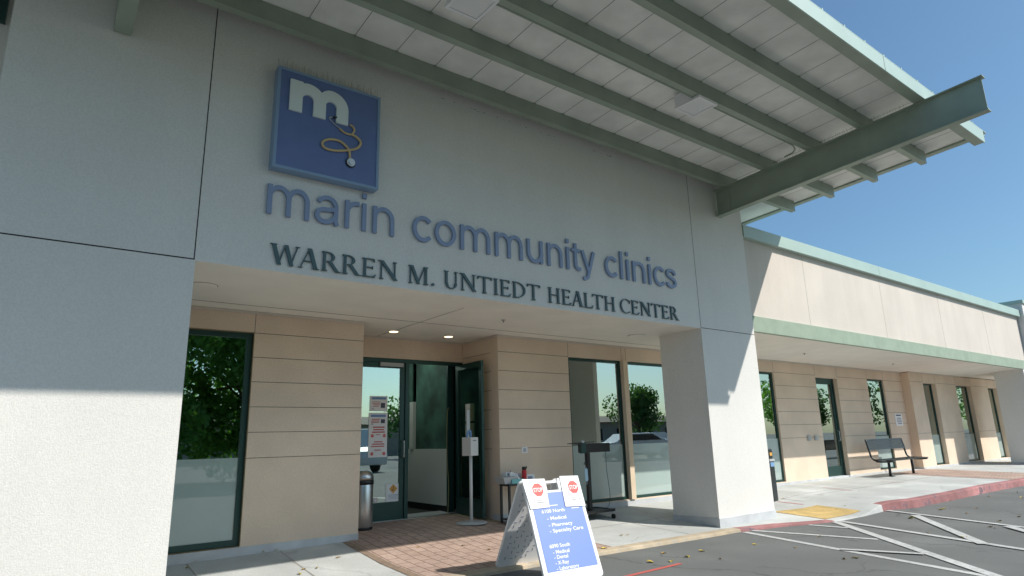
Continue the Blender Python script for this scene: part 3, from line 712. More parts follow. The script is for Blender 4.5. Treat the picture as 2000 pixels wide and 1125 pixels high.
# ------------------------------------------------------------------ wall lettering
def sans_glyph(ch):
    """(advance width, ribbons) with the x-height = 1 and stems .165 wide; a ribbon is a list of centre points"""
    S = .165; h = S / 2
    def arc(cx, cy, rx, ry, a0, a1, n=16): return [(cx + rx * math.cos(math.radians(a0 + (a1 - a0) * k / n)), cy + ry * math.sin(math.radians(a0 + (a1 - a0) * k / n))) for k in range(n + 1)]
    st = lambda x, y0=0, y1=1: [(x, y0), (x, y1)]
    def hump(x0, x1): r = (x1 - x0) / 2; return [(x1, 0), (x1, .55)] + arc((x0 + x1) / 2, .56, r, .375, 8, 178, 16)
    if ch == 'n': return .84, [st(h), hump(h, .84 - h)]
    if ch == 'm': return 1.38, [st(h), hump(h, .69), hump(.69, 1.38 - h)]
    if ch == 'u': return .84, [[(.84 - h, 1), (.84 - h, 0)], [(h, 1), (h, .45)] + [(x, 1 - y) for x, y in arc(.42, .56, .42 - h, .375, 172, 2, 16)]]
    if ch == 'r': return .50, [st(h), arc(.44, .54, .44 - h, .39, 175, 84, 8) + [(.51, .925)]]
    if ch == 'i': return S, [st(h), st(h, 1.19, 1.19 + .185)]
    if ch == 'l': return S, [st(h, 0, 1.34)]
    if ch == 'c': return .80, [arc(.44, .5, .44 - h, .5 - h + .01, 42, 318, 26)]
    if ch == 'o': return .92, [arc(.46, .5, .46 - h, .5 - h + .01, 0, 360, 36)]
    if ch == 'a': return .84, [[(.76 + .02, 0), (.73, .12), (.73, .66)] + arc(.42, .65, .31, .275, 0, 160, 12), [(.73, .55), (.55, .53)] + arc(.36, .29, .275, .22, 75, 285, 16) + [(.52, .10), (.66, .2), (.73, .33)]]
    if ch == 't': return .50, [[(.22, 1.24), (.22, .28)] + arc(.42, .27, .20, .19, 180, 262, 6) + [(.50, .09)], [(.0, .925), (.48, .925)]]
    if ch == 'y': return .86, [[(.08, 1), (.43, .04)], [(.78, 1), (.46, .08), (.37, -.16)] + arc(.22, -.14, .15, .15, -12, -85, 6) + [(.10, -.29)]]
    if ch == 's': return .74, [smooth2([(.65, .70), (.60, .84), (.38, .925), (.16, .86), (.10, .72), (.20, .60), (.40, .52), (.59, .43), (.66, .28), (.58, .14), (.36, .075), (.14, .14), (.08, .29)])]
    return .4, []
def smooth2(p): return [(q.x, q.y) for q in smoothpath([(a, b_, 0) for a, b_ in p], 4)]
def ribbon(mb, pts, wd, f, y, dep):
    """flat band along pts; f maps (u, v) to wall x, z"""
    L, R_ = [], []
    closed = (abs(pts[0][0] - pts[-1][0]) + abs(pts[0][1] - pts[-1][1])) < 1e-6
    for i, p in enumerate(pts):
        a = pts[i - 1] if i else (pts[-2] if closed else p); c = pts[i + 1] if i < len(pts) - 1 else (pts[1] if closed else p)
        d = Vector((c[0] - a[0], c[1] - a[1])).normalized(); n = Vector((-d.y, d.x)) * wd / 2
        L.append((p[0] + n.x, p[1] + n.y)); R_.append((p[0] - n.x, p[1] - n.y))
    k = len(pts); b0 = len(mb.v)
    for q in (L, R_):
        for yy in (y, y + dep):
            for p in q: X_, Z_ = f(p); mb.v.append((X_, yy, Z_))
    LF, LB, RF, RB = b0, b0 + k, b0 + 2 * k, b0 + 3 * k
    for i in range(k - 1):
        for q in ((LF + i, LF + i + 1, RF + i + 1, RF + i), (LB + i, RB + i, RB + i + 1, LB + i + 1), (LF + i, LB + i, LB + i + 1, LF + i + 1), (RF + i, RF + i + 1, RB + i + 1, RB + i)):
            mb.f.append(list(q)); mb.mi.append(mb.cur); mb.sm.append(False)
    for i in ((0, k - 1) if not closed else ()):
        mb.f.append([LF + i, RF + i, RB + i, LB + i]); mb.mi.append(mb.cur); mb.sm.append(False)
def sans_word(root, word, x0, x1, z0, xh, y, dep, mt, thick=1.0):
    side = {'n': (.12, .11), 'm': (.12, .11), 'u': (.11, .12), 'r': (.12, .0), 'i': (.12, .12), 'l': (.12, .12), 'c': (.07, .04), 'o': (.07, .07), 'a': (.06, .09), 't': (.03, .03), 'y': (.02, .02), 's': (.05, .05)}
    pos, cur = [], 0
    for i, ch in enumerate(word):
        g = sans_glyph(ch); cur += side[ch][0] if i else 0; pos.append((cur, g)); cur += g[0] + (side[ch][1] if i < len(word) - 1 else 0)
    sx = (x1 - x0) / cur
    for (u0, g), ch in zip(pos, word):
        mb = MB().m(mt)
        for k, rb in enumerate(g[1]):
            ribbon(mb, rb, .148, lambda p: (x0 + (u0 + p[0]) * sx, z0 + p[1] * xh), y + .0006 * k, dep)
        mb.build('letter', root)
tr = empty('clinic_name_lettering', 'blue raised lettering reading marin community clinics on the wall', 'lettering', (4.7, YF, 3.4))
def xs_of(px, py): return at(px, py, y=6.01).x
zb0 = at(521, 415, y=6.01).z; xh = at(597, 0, y=6.01)
ZB = 3.398
for wrd, a, c_ in (('marin', (521.5, 400), (771, 450)), ('community', (807, 450), (1163.5, 500)), ('clinics', (1183, 520), (1322.5, 550))):
    sans_word(tr, wrd, xs_of(*a), xs_of(*c_), ZB, .308, 6.014, .026, 'txtblue')
# serif capitals drawn as tapered strokes
def serif_glyph(ch):
    """pieces as convex polygons in a unit box: cap height 1; returns (width, [polys])"""
    T, t, s = .105, .042, .03        # thick, thin, serif thickness
    P = []
    def rect(a, b_, c, d): P.append([(a, b_), (c, b_), (c, d), (a, d)])
    def stem(x, w=T, top=1, bot=0, st=True, sb=True):
        rect(x, bot, x + w, top)
        e = .07
        if st: P.append([(x - e, top - s), (x + w + e, top - s), (x + w + e, top), (x - e, top)]); P.append([(x - e * .3, top - s * 2), (x + w + e * .3, top - s * 2), (x + w + e, top - s), (x - e, top - s)])
        if sb: rect(x - e, bot, x + w + e, bot + s); P.append([(x - e, bot + s), (x + w + e, bot + s), (x + w + e * .3, bot + 2 * s), (x - e * .3, bot + 2 * s)])
    def stroke(x0, y0, x1, y1, w): P.append([(x0, y0), (x0 + w, y0), (x1 + w, y1), (x1, y1)])
    def hs(x, y, w, e=.07): rect(x - e, y, x + w + e, y + s)
    def arc(cx, cy, rx, ry, a0, a1, wt, wn, n=14):
        for i in range(n):
            q = []
            for a in (a0 + (a1 - a0) * i / n, a0 + (a1 - a0) * (i + 1) / n):
                c, d = math.cos(math.radians(a)), math.sin(math.radians(a)); w_ = wn + (wt - wn) * abs(c) ** 1.3
                q.append(((cx + rx * c, cy + ry * d), (cx + (rx - w_) * c, cy + (ry - wn - (w_ - wn) * .0) * d)))
            P.append([q[0][1], q[0][0], q[1][0], q[1][1]])
    if ch == 'I': stem(.09); return .30, P
    if ch == 'T': stem(.36, st=False); rect(.02, 1 - .06, .85, 1); P.append([(.02, .94), (.02, .82), (.05, .82), (.10, .94)]); P.append([(.77, .94), (.82, .82), (.85, .82), (.85, .94)]); return .87, P
    if ch == 'L': stem(.09); rect(.24, 0, .62, .05); P.append([(.50, .05), (.62, .05), (.68, .2), (.65, .2)]); return .68, P
    if ch == 'E': stem(.09); rect(.24, 0, .60, .05); P.append([(.48, .05), (.60, .05), (.66, .18), (.63, .18)]); rect(.24, .95, .58, 1); P.append([(.50, .95), (.555, .83), (.58, .83), (.58, .95)]); rect(.24, .5, .5, .55); rect(.48, .44, .505, .61); return .68, P
    if ch == 'H': stem(.09); stem(.65); rect(.24, .5, .65, .555); return .89, P
    if ch == 'N': stem(.12, t); stem(.76, t, bot=0, sb=False); stroke(.74, 0, .06, 1, .17); hs(.03, 1 - s, .13, .05); return .9, P
    if ch == 'U':
        stem(.09, T, 1, .3, sb=False); stem(.64, t, 1, .3, sb=False); arc(.40, .31, .31, .33, 180, 360, .13, .05); return .80, P
    if ch == 'D': stem(.09); arc(.22, .5, .60, .5, -90, 90, T, .05, 20); return .86, P
    if ch == 'C': arc(.50, .5, .47, .52, 48, 312, T, .05, 22); P.append([(.80, .72), (.83, .72), (.83, .93), (.79, .93)]); return .86, P
    if ch == 'R': stem(.09); arc(.24, .735, .34, .265, -90, 90, .13, .05, 14); stroke(.62, 0, .30, .49, .16); rect(.62, 0, .86, s); return .80, P
    if ch == 'A': stroke(.06, 0, .40, 1, t); stroke(.62, 0, .36, 1.02, .16); rect(.20, .33, .62, .38); hs(.06, 0, t, .07); hs(.62, 0, .16, .06); return .86, P
    if ch == 'W': stroke(.30, 0, .06, 1, .15); stroke(.33, 0, .56, 1, t); stroke(.78, 0, .54, 1, .15); stroke(.80, 0, 1.05, 1, t); hs(.06, 1 - s, .15, .06); hs(1.05, 1 - s, t, .07); return 1.20, P
    if ch == 'M': stem(.10, t); stroke(.46, 0, .12, 1, .14); stroke(.48, 0, .83, 1, t); stem(.86, T); return 1.12, P
    if ch == '.': P.append([(.08 + .08 * math.cos(a), .08 + .08 * math.sin(a)) for a in [2 * math.pi * k / 12 for k in range(12)]]); return .2, P
    return .3, P
def serif_word(root, word, x0, x1, z0, h, y, dep):
    gl = [serif_glyph(c) for c in word]; sp = .085
    ext = sum(g[0] for g in gl) + sp * (len(gl) - 1) + sum({'WA': -.16, 'LT': -.12, 'AL': -.04, 'AR': -.03, 'EA': -.05}.get(word[k:k + 2], 0) for k in range(len(word) - 1)); sx = (x1 - x0) / ext; cur = 0
    for gi, (wd, P) in enumerate(gl):
        mb = MB().m('teal')
        for k, poly in enumerate(P):
            a = sum(poly[i][0] * poly[(i + 1) % len(poly)][1] - poly[(i + 1) % len(poly)][0] * poly[i][1] for i in range(len(poly)))
            if a < 0: poly = poly[::-1]
            yo = y - .0003 * (k % 9)
            mb.prism([(x0 + (cur + p[0]) * sx, yo + dep, z0 + p[1] * h) for p in poly], (0, -dep, 0))
        mb.build('letter', root, label=None)
        cur += wd + sp + {'WA': -.16, 'LT': -.12, 'AL': -.04, 'AR': -.03, 'EA': -.05}.get(word[gi:gi + 2], 0)
hr = empty('centre_name_lettering', 'dark teal serif lettering reading WARREN M. UNTIEDT HEALTH CENTER below the blue name', 'lettering', (4.7, YF, 2.9))
for wrd, a, c_ in (('WARREN', (528, 490), (777, 530)), ('M.', (798, 540), (851, 550)), ('UNTIEDT', (868, 540), (1056.5, 570)), ('HEALTH', (1072, 580), (1203.5, 595)), ('CENTER', (1212.5, 600), (1326.5, 620))):
    serif_word(hr, wrd, at(*a, y=6.02).x, at(*c_, y=6.02).x, 2.904, .203, 6.024, .018)

# ------------------------------------------------------------------ things by the entrance
# stainless waste bin
cx, cy = 3.93, 8.74; zg = sw(cx, cy)
t = empty('waste_bin', 'stainless steel bin with domed lid standing at the left of the entrance doors', 'bin', (cx, cy, zg))
MB().m('steel').lathe(cx, cy, [(.15, zg + .035), (.152, zg + .04), (.152, zg + .60), (.15, zg + .605)], 32).build('body', t)
MB().m('black').lathe(cx, cy, [(.153, zg), (.156, zg + .035)], 32).build('base_ring', t)
MB().m('black').lathe(cx, cy, [(.158, zg + .605), (.158, zg + .655), (.15, zg + .66)], 32).build('collar', t)
MB().m('steel').lathe(cx, cy, [(.155, zg + .66), (.156, zg + .70), (.145, zg + .74), (.12, zg + .77), (.08, zg + .79), (.02, zg + .797)], 32).build('lid', t)
# sanitiser stand
cx, cy = 5.425, 8.22; zg = sw(cx, cy)
t = empty('sanitiser_stand', 'grey pole stand with round base and box dispenser in front of the open door', 'sanitiser stand', (cx, cy, zg))
MB().m('greymetal').lathe(cx, cy, [(.235, zg + .004), (.235, zg + .012), (.21, zg + .022), (.03, zg + .034)], 36).build('base', t)
MB().m('paperwarm').tube([(cx, cy, zg + .02), (cx, cy, .99)], .024, 16).build('pole', t)
u2 = Vector((math.cos(.25), math.sin(.25), 0)); n2 = Vector((-math.sin(.25), math.cos(.25), 0)); o2 = Vector((cx, cy, 0))
b = MB().m('paperwarm'); b.obox(o2, u2, Z, n2 * -1, (-.085, .085), (.975, 1.245), (-.10, .08)); b.build('dispenser_box', t, bevel=.006)
MB().m('black').obox(o2, u2, Z, n2 * -1, (-.035, .035), (1.19, 1.20), (.0795, .082)).build('slot', t)
b = MB().m('paperwarm'); b.obox(o2, u2, Z, n2 * -1, (.0, .085), (1.246, 1.34), (-.10, -.07)); b.build('back_plate', t)
b = MB().m('clearshield'); b.obox(o2, u2, Z, n2 * -1, (.005, .075), (1.34, 1.66), (-.09, -.084)); b.m('steel').obox(o2, u2, Z, n2 * -1, (.0, .006), (1.34, 1.67), (-.092, -.08)); b.obox(o2, u2, Z, n2 * -1, (.074, .08), (1.34, 1.67), (-.092, -.08)); b.build('card_holder', t)
b = MB().m('bluehdr').tube(smoothpath([o2 + u2 * -.08 + Z * 1.247, o2 + u2 * -.06 + Z * 1.31, o2 + u2 * -.01 + Z * 1.335, o2 + u2 * .0 + Z * 1.25]), .02, 8); b.build('bottle_neck', t)
# side table with supplies
tx0, tx1, ty0, ty1, tz = 5.80, 6.42, 7.78, 8.02, .555
t = empty('side_table', 'small dark metal table against the tan wall right of the doors', 'table', ((tx0 + tx1) / 2, 7.9, -.02))
MB().m('black').box(tx0, tx1, ty0, ty1, tz - .03, tz).build('table_top', t, bevel=.004)
for (x, y) in ((tx0 + .02, ty0 + .02), (tx1 - .02, ty0 + .02), (tx0 + .02, ty1 - .02), (tx1 - .02, ty1 - .02)):
    MB().m('black').box(x - .015, x + .015, y - .015, y + .015, sw(x, y) - .002, tz - .031).build('leg', t)
MB().m('black').box(tx0 + .005, tx1 - .005, ty0 + .005, ty1 - .005, .05, .065).build('shelf', t)
b = MB().m('greymetal'); b.hexa([(5.76, 7.82, tz + .002), (6.0, 7.82, tz + .002), (6.0, 8.03, tz + .002), (5.76, 8.03, tz + .002), (5.72, 7.8, tz + .10), (6.0, 7.8, tz + .10), (6.0, 8.05, tz + .10), (5.72, 8.05, tz + .10)])
tag(b.build('grey_tray'), 'grey open tray on the left end of the small table', 'tray')
for i, (x, y, z0, ww, dd, hh, lab) in enumerate(((5.90, 7.93, tz + .103, .15, .10, .065, 'white glove box on the grey tray, with a spray bottle before it'), (6.07, 7.97, tz + .003, .15, .09, .14, 'taller white glove box behind the red bottle'), (6.32, 7.96, tz + .003, .16, .1, .11, 'white glove box at the right end of the small table'))):
    g = empty('glove_box', lab, 'box', (x, y, z0)); MB().m('whiteplastic').box(x - ww / 2, x + ww / 2, y - dd / 2, y + dd / 2, z0, z0 + hh).build('carton', g, bevel=.003)
    MB().m('grid').box(x - ww * .35, x + ww * .2, y - dd / 2 - .001, y - dd / 2 + .001, z0 + hh * .3, z0 + hh * .75).build('printed_panel', g)
g = empty('tissue_box', 'turquoise tissue box with tissue sticking out, on the front edge of the small table', 'tissue box', (5.98, 7.83, tz))
MB().m('tissue').box(5.87, 6.09, 7.79, 7.90, tz + .001, tz + .065).build('carton', g, bevel=.003)
MB().m('white').hexa([(5.92, 7.81, tz + .065), (6.04, 7.81, tz + .065), (6.04, 7.88, tz + .065), (5.92, 7.88, tz + .065), (5.96, 7.84, tz + .11), (6.0, 7.83, tz + .125), (6.02, 7.85, tz + .11), (5.97, 7.86, tz + .10)]).build('tissue', g)
g = empty('water_bottle', 'red metal water bottle with black cap on the small table', 'bottle', (6.155, 7.86, tz))
MB().m('redcup').lathe(6.155, 7.86, [(.036, tz + .001), (.038, tz + .01), (.038, tz + .17), (.03, tz + .19)], 20).build('body', g)
b = MB().m('black').lathe(6.155, 7.86, [(.032, tz + .19), (.034, tz + .225), (.028, tz + .235)], 20); b.tube(smoothpath([(6.175, 7.86, tz + .22), (6.20, 7.86, tz + .235), (6.205, 7.86, tz + .215), (6.185, 7.86, tz + .20)], 4), .006, 6); b.build('cap', g)
g = empty('spray_bottle', 'small white pump bottle on the grey tray', 'bottle', (5.885, 7.84, tz + .1))
MB().m('whiteplastic').lathe(5.885, 7.845, [(.018, tz + .103), (.02, tz + .11), (.018, tz + .16), (.008, tz + .172)], 14).build('body', g)
MB().m('grid').lathe(5.885, 7.845, [(.007, tz + .172), (.007, tz + .19)], 10).build('pump', g)
# rolling stand
cx, cy = 7.20, 7.55; zg = sw(cx, cy)
t = empty('rolling_stand', 'black rolling equipment stand with casters in front of the window', 'stand', (cx, cy, zg))
b = MB().m('black'); 
FX0, FX1, FY0, FY1 = 6.98, 7.62, 7.42, 7.86; zt = -.035 + .12
b.box(FX0, FX1, FY0, FY0 + .05, zt - .03, zt + .012); b.box(FX0, FX1, FY1 - .05, FY1, zt - .03, zt + .012); b.box(FX0, FX0 + .05, FY0 + .05, FY1 - .05, zt - .03, zt + .011); b.box(FX1 - .05, FX1, FY0 + .05, FY1 - .05, zt - .03, zt + .011); b.box(FX0 + .05, FX1 - .05, FY0 + .05, FY1 - .05, zt - .012, zt - .002)
b.build('base_frame', t, bevel=.003)
for (x, y) in ((FX0 + .03, FY0 + .02), (FX1 - .03, FY0 + .02), (FX0 + .03, FY1 - .02), (FX1 - .03, FY1 - .02)):
    z = sw(x, y); b = MB().m('greymetal'); b.box(x - .018, x + .018, y - .018, y + .018, zt - .045, zt - .031)
    w_ = b.build('caster', t); q = MB().m('rubber'); zc2 = z + .036; q.tube([(x - .014, y, zc2), (x + .014, y, zc2)], .036, 18); q.build('wheel', w_)
MB().m('black').box(7.165, 7.225, 7.52, 7.58, zt, .985).build('pole', t)
b = MB().m('black'); b.box(7.0, 7.66, 7.50, 7.55, .965, 1.105); b.m('frame'); b.box(6.99, 7.09, 7.46, 7.499, .955, 1.115); b.m('greymetal'); b.box(7.0, 7.06, 7.46, 7.5, 1.116, 1.15); b.build('mount_plate', t, bevel=.003)
b = MB().m('black'); b.hexa([(6.72, 7.43, 1.105), (7.0, 7.44, 1.095), (7.0, 7.52, 1.095), (6.76, 7.53, 1.105), (6.72, 7.43, 1.115), (7.0, 7.44, 1.125), (7.0, 7.52, 1.125), (6.76, 7.53, 1.115)]); b.tube([(7.0, 7.48, 1.115), (7.3, 7.49, 1.13)], .008, 6); b.build('arm', t)
MB().m('black').tube(smoothpath([(7.165, 7.54, .79), (7.11, 7.52, .82), (7.09, 7.52, .80), (7.095, 7.52, .77)], 4), .006, 6).build('hook', t)
MB().m('rubber').tube(smoothpath([(7.60, 7.54, .97), (7.605, 7.55, .7), (7.64, 7.56, .5), (7.72, 7.62, .25), (7.75, 7.7, .1), (7.70, 7.8, .03), (7.55, 7.95, .0), (7.3, 8.02, .0)], 6), .0035, 5).build('cable', t)
g = empty('face_mask', 'pale blue face mask hanging from the rolling stand', 'mask', (7.1, 7.5, .6))
b = MB().m('maskblue'); mp = [(.0, 0), (.045, -.01), (.05, -.18), (.02, -.20), (-.01, -.18), (-.012, -.02)]
b.prism([(7.08 + p[0], 7.50, .73 + p[1]) for p in mp], (0, -.012, 0)); b.build('cloth', g)
b = MB().m('whiteplastic'); b.tube(smoothpath([(7.085, 7.5, .73), (7.09, 7.51, .775), (7.10, 7.51, .775), (7.12, 7.5, .72)], 4), .002, 4); b.tube(smoothpath([(7.09, 7.5, .54), (7.10, 7.5, .49), (7.12, 7.5, .50), (7.12, 7.5, .55)], 4), .002, 4); b.build('loops', g)
# cord lying by the open door
b = MB().m('cord'); b.tube(smoothpath([(5.70, 9.30, 1.75), (5.66, 9.28, 1.6), (5.64, 9.26, 1.0), (5.66, 9.24, .5), (5.62, 9.2, .08), (5.55, 9.1, .06), (5.7, 8.9, .05), (5.76, 8.5, .035), (5.8, 8.2, .02), (5.9, 8.02, .004), (6.4, 8.03, .004)], 6), .005, 5)
tag(b.build('power_cord'), 'tan power cord hanging in the doorway and trailing to the small table', 'cord')
# wall fittings
g = empty('wall_outlet', 'pale square outlet cover on the tan wall above the small table', 'outlet', (6.36, 8.1, .98)); MB().m('whiteplastic').box(6.30, 6.415, 8.088, 8.0985, .985, 1.075).build('cover', g, bevel=.002); MB().m('greymetal').box(6.33, 6.385, 8.082, 8.0875, 1.0, 1.06).build('socket', g)
for x, lab in ((15.0, 'grey card reader box on the wall, left of the pair by the side door'), (15.33, 'grey card reader box on the wall nearest the side door')):
    g = empty('card_reader', lab, 'card reader', (x, 8.1, 1.0), 0, 'card readers by the side door'); MB().m('greymetal').box(x - .07, x + .07, 8.06, 8.0985, .985, 1.105).build('housing', g, bevel=.004); MB().m('steel').box(x - .05, x + .05, 8.054, 8.0595, 1.0, 1.09).build('plate', g)
g = empty('wall_notice', 'white notice plate with lines of dark text on the tan wall above the bench', 'sign', (20.1, 8.1, 1.3))
MB().m('white').box(19.88, 20.32, 8.085, 8.0985, 1.29, 1.63).build('plate', g)
b = MB().m('darktext')
for i, (a, c_) in enumerate(((.14, .86), (.2, .85), (.16, .88), (.16, .9), (.25, .85))):
    zz = 1.565 - i * .052 - (.02 if i else 0); b.box(19.88 + .44 * a, 19.88 + .44 * c_, 8.082, 8.0845, zz, zz + (.038 if i == 0 else .02))
b.build('printed_lines', g)
# posters on the closed door leaf
PYD = 9.17
def poster(name, label, x0, x1, z0, z1, parts, y=PYD):
    g = empty(name, label, 'poster', ((x0 + x1) / 2, y, z0)); MB().m('white').box(x0, x1, y, y + .0015, z0, z1).build('sheet', g)
    for i, (mt, rects) in enumerate(parts):
        b = MB().m(mt)
        for (a, c_, d, e) in rects: b.box(x0 + (x1 - x0) * a, x0 + (x1 - x0) * c_, y - .0012, y - .0003, z0 + (z1 - z0) * d, z0 + (z1 - z0) * e)
        b.build({'bluehdr': 'blue_header', 'redtext': 'red_text_block', 'darktext': 'dark_text_block', 'orange': 'orange_panel', 'grid': 'grey_text_block'}[mt], g)
    return g
def oct_(b, cx, cz, r, y, n=8):
    b.prism([(cx + r * math.cos(a), y, cz + r * math.sin(a)) for a in [2 * math.pi * (k + .5) / n for k in range(n)]], (0, -.001, 0))
def pz(px, py): return at(px, py, y=PYD)
p0, p1 = pz(722, 803), pz(757, 774)
poster('door_poster', 'small white poster with blue header, topmost on the closed door leaf', p0.x, p1.x, p0.z, p1.z, [('bluehdr', [(.1, .92, .78, .93)]), ('redtext', [(.12, .55, .5, .54), (.2, .58, .4, .44), (.15, .5, .3, .34), (.12, .6, .6, .63)]), ('darktext', [(.62, .86, .22, .55), (.1, .25, .12, .16)])])
p0, p1 = pz(718.5, 894), pz(757, 806)
g = poster('door_poster', 'long white poster with red text and four small stop signs, on the closed door leaf', p0.x, p1.x, p0.z, p1.z, [('bluehdr', [(.1, .9, .9, .955)]), ('redtext', [(.15, .58, .84, .86), (.12, .56, .80, .82), (.12, .55, .77, .785), (.22, .85, .655, .685), (.24, .82, .60, .63), (.18, .86, .545, .575), (.4, .62, .495, .51)]), ('redtext', [(.3, .75, .33, .355), (.2, .85, .28, .305), (.15, .85, .23, .255), (.32, .68, .15, .17)]), ('darktext', [(.64, .86, .76, .85), (.12, .24, .735, .75)])])
b = MB().m('red')
for (fx, fz) in ((.2, .48), (.84, .48), (.2, .08), (.84, .08)): oct_(b, p0.x + (p1.x - p0.x) * fx, p0.z + (p1.z - p0.z) * fz, .026, PYD - .0014)
b.build('stop_emblems', g)
b = MB().m('white')
for (fx, fz) in ((.2, .48), (.84, .48), (.2, .08), (.84, .08)): put_text(b, 'STOP', Vector((p0.x + (p1.x - p0.x) * fx, PYD - .0032, p0.z + (p1.z - p0.z) * fz - .006)), X, Z, -Yv, h=.012, center=True)
b.build('lettering', g)
p0, p1 = pz(753.5, 981), pz(782, 943)
g = poster('door_notice', 'white notice with orange diamond at the bottom of the closed door leaf', p0.x, p1.x, p0.z, p1.z, [('grid', [(.12, .88, .36, .385), (.15, .85, .29, .31), (.15, .85, .22, .235), (.2, .8, .15, .165)])])
b = MB().m('orange'); cxx = (p0.x + p1.x) / 2; cz = p0.z + (p1.z - p0.z) * .70; rr = (p1.z - p0.z) * .26; b.prism([(cxx + rr, PYD - .0003, cz), (cxx, PYD - .0003, cz + rr), (cxx - rr, PYD - .0003, cz), (cxx, PYD - .0003, cz - rr)][::1], (0, -.001, 0)); b.build('orange_diamond', g)
b = MB().m('darktext'); b.tube([(cxx - .02, PYD - .002, cz - .02), (cxx, PYD - .002, cz), (cxx + .005, PYD - .002, cz + .03)], .004, 5); b.tube([(cxx - .03, PYD - .002, cz - .022), (cxx + .03, PYD - .002, cz - .022)], .003, 5); b.build('falling_figure_symbol', g)
b = MB().m('white'); q = pz(733, 977); oct_(b, q.x, q.z, .034, PYD + .0005, 20); b.m('red'); 
g = empty('door_sticker', 'small round white sticker with red ring low on the closed door leaf', 'sticker', (q.x, PYD, q.z)); b.build('sticker_face', g)
b = MB().m('redtext')
for k in range(20):
    a0, a1 = 2 * math.pi * k / 20, 2 * math.pi * (k + 1) / 20
    b.prism([(q.x + r_ * math.cos(a), PYD - .0008, q.z + r_ * math.sin(a)) for (r_, a) in ((.026, a0), (.032, a0), (.032, a1), (.026, a1))], (0, -.001, 0))
b.build('ring', g)
# papers on the open leaf
for (z0, z1, lab) in ((1.50, 1.78, 'upper white sheet taped to the open door leaf'), (1.18, 1.47, 'lower white sheet taped to the open door leaf')):
    b = MB().m('paperwarm').box(5.739, 5.741, 8.62, 8.84, z0, z1); tag(b.build('door_sheet'), lab, 'paper')

# ------------------------------------------------------------------ A-frame sign
yaw = math.radians(-3.17); ph = math.radians(20.48)
U = Vector((math.cos(yaw), math.sin(yaw), 0)); NB = Vector((-math.sin(yaw), math.cos(yaw), 0)); V = (Z * math.cos(ph) + NB * math.sin(ph)).normalized()
N = U.cross(V).normalized()           # faces the viewer
SW_, SH_ = .753, 1.046
O = Vector((4.999, 5.085, -.2)) - U * SW_ + V * .0
t = empty('a_frame_sign', 'white folding A-frame sign with blue panel of department directions at the kerb', 'sign board', (4.62, 5.4, -.2))
def P3(s, tt, n=0): return O + U * s + V * tt + N * n
def board(name, O_, U_, V_, N_, th=.03, label=None, ribs=False):
    W_, H_ = SW_, SH_
    b = MB().m('whiteplastic')
    def pr(poly, dn=0): b.prism([O_ + U_ * p[0] + V_ * p[1] + N_ * (-th + dn) for p in poly], N_ * th)
    def rnd(cx_, cy_, r, a0, a1, n=5): return [(cx_ + r * math.cos(math.radians(a0 + (a1 - a0) * k / n)), cy_ + r * math.sin(math.radians(a0 + (a1 - a0) * k / n))) for k in range(n + 1)]
    pr([(.05, .0), (W_ - .05, .0)] + rnd(W_ - .04, .04, .04, -90, 0) + [(W_, H_ - .13), (0, H_ - .13)] + rnd(.04, .04, .04, 180, 270))
    pr([(0, H_ - .13), (.30, H_ - .13)] + rnd(.27, H_ - .035, .03, 0, 90) + rnd(.05, H_ - .05, .05, 90, 180))
    pr([(W_ - .30, H_ - .13), (W_, H_ - .13)] + rnd(W_ - .05, H_ - .05, .05, 0, 90) + rnd(W_ - .27, H_ - .035, .03, 90, 180))
    b.obox(O_, U_, V_, N_, (.30, W_ - .30), (H_ - .055, H_ - .025), (-th * .8, -th * .2))
    if ribs:
        b.m('grid')
        for i in range(9):
            for j in range(13):
                if random.random() < .85:
                    s0_ = .08 + i * .07; t0_ = .10 + j * .065
                    if (i + j) % 2: b.obox(O_, U_, V_, N_, (s0_, s0_ + .035), (t0_, t0_ + .006), (-.002, .003))
                    else: b.obox(O_, U_, V_, N_, (s0_, s0_ + .006), (t0_, t0_ + .035), (-.002, .003))
    return b.build(name, t, bevel=0 if ribs else .006, label=label)
fb = board('front_board', O, U, V, N)
apex = P3(0, SH_)
Vb = (Z * math.cos(ph) - NB * math.sin(ph)).normalized(); Nb = (U.cross(Vb)).normalized()
# back board: foot matched to the ground behind
foot = gs(992, 1110); 
top = P3(0, SH_ - .01, -.05); Vb = (top - Vector((O.x + NB.x * .92, O.y + NB.y * .92, -.185))).normalized(); Nb = Vb.cross(U).normalized() * -1
Ob = top - Vb * SH_
bb = board('back_board', Ob, U, Vb, Nb, ribs=True)
MB().m('blue').obox(O, U, V, N, (.055, SW_ - .045), (.115, SH_ - .155), (.0008, .003)).build('blue_panel', fb)
def bpt(px, py):          # point of the photographed board on the board's plane
    d = ray(px, py); o = Vector((0, 0, CH)); tt = (O + N * .003 - o).dot(N) / d.dot(N); q = o + d * tt - O; return q.dot(U), q.dot(V)
lines = [('6100 North', 1058.5, 1003, 1103, 997), ('- Medical', 1069, 1017, 1106, 1010.5), ('- Pharmacy', 1072, 1029, 1118.5, 1023), ('- Specialty Care', 1074, 1040, 1139.5, 1032.5),
         ('6090 South', 1073.5, 1070, 1113.5, 1065.5), ('- Medical', 1080.5, 1082, 1112.5, 1077), ('- Dental', 1083, 1092, 1110, 1087.5), ('- X-Ray', 1085.5, 1103, 1111.5, 1099), ('- Laboratory', 1088, 1113.5, 1131.5, 1107)]
for (txt, xa, ya, xb, yb) in lines:
    a = bpt(xa, ya); c_ = bpt(xb, yb); b = MB().m('white')
    zc_ = (a[1] + c_[1]) / 2 - .003
    put_text(b, txt, P3(a[0], zc_), U, V, N, w=abs(c_[0] - a[0]), h=.036, bold=.018, off=.0045)
    b.build('lettering', fb)
b = MB().m('white')
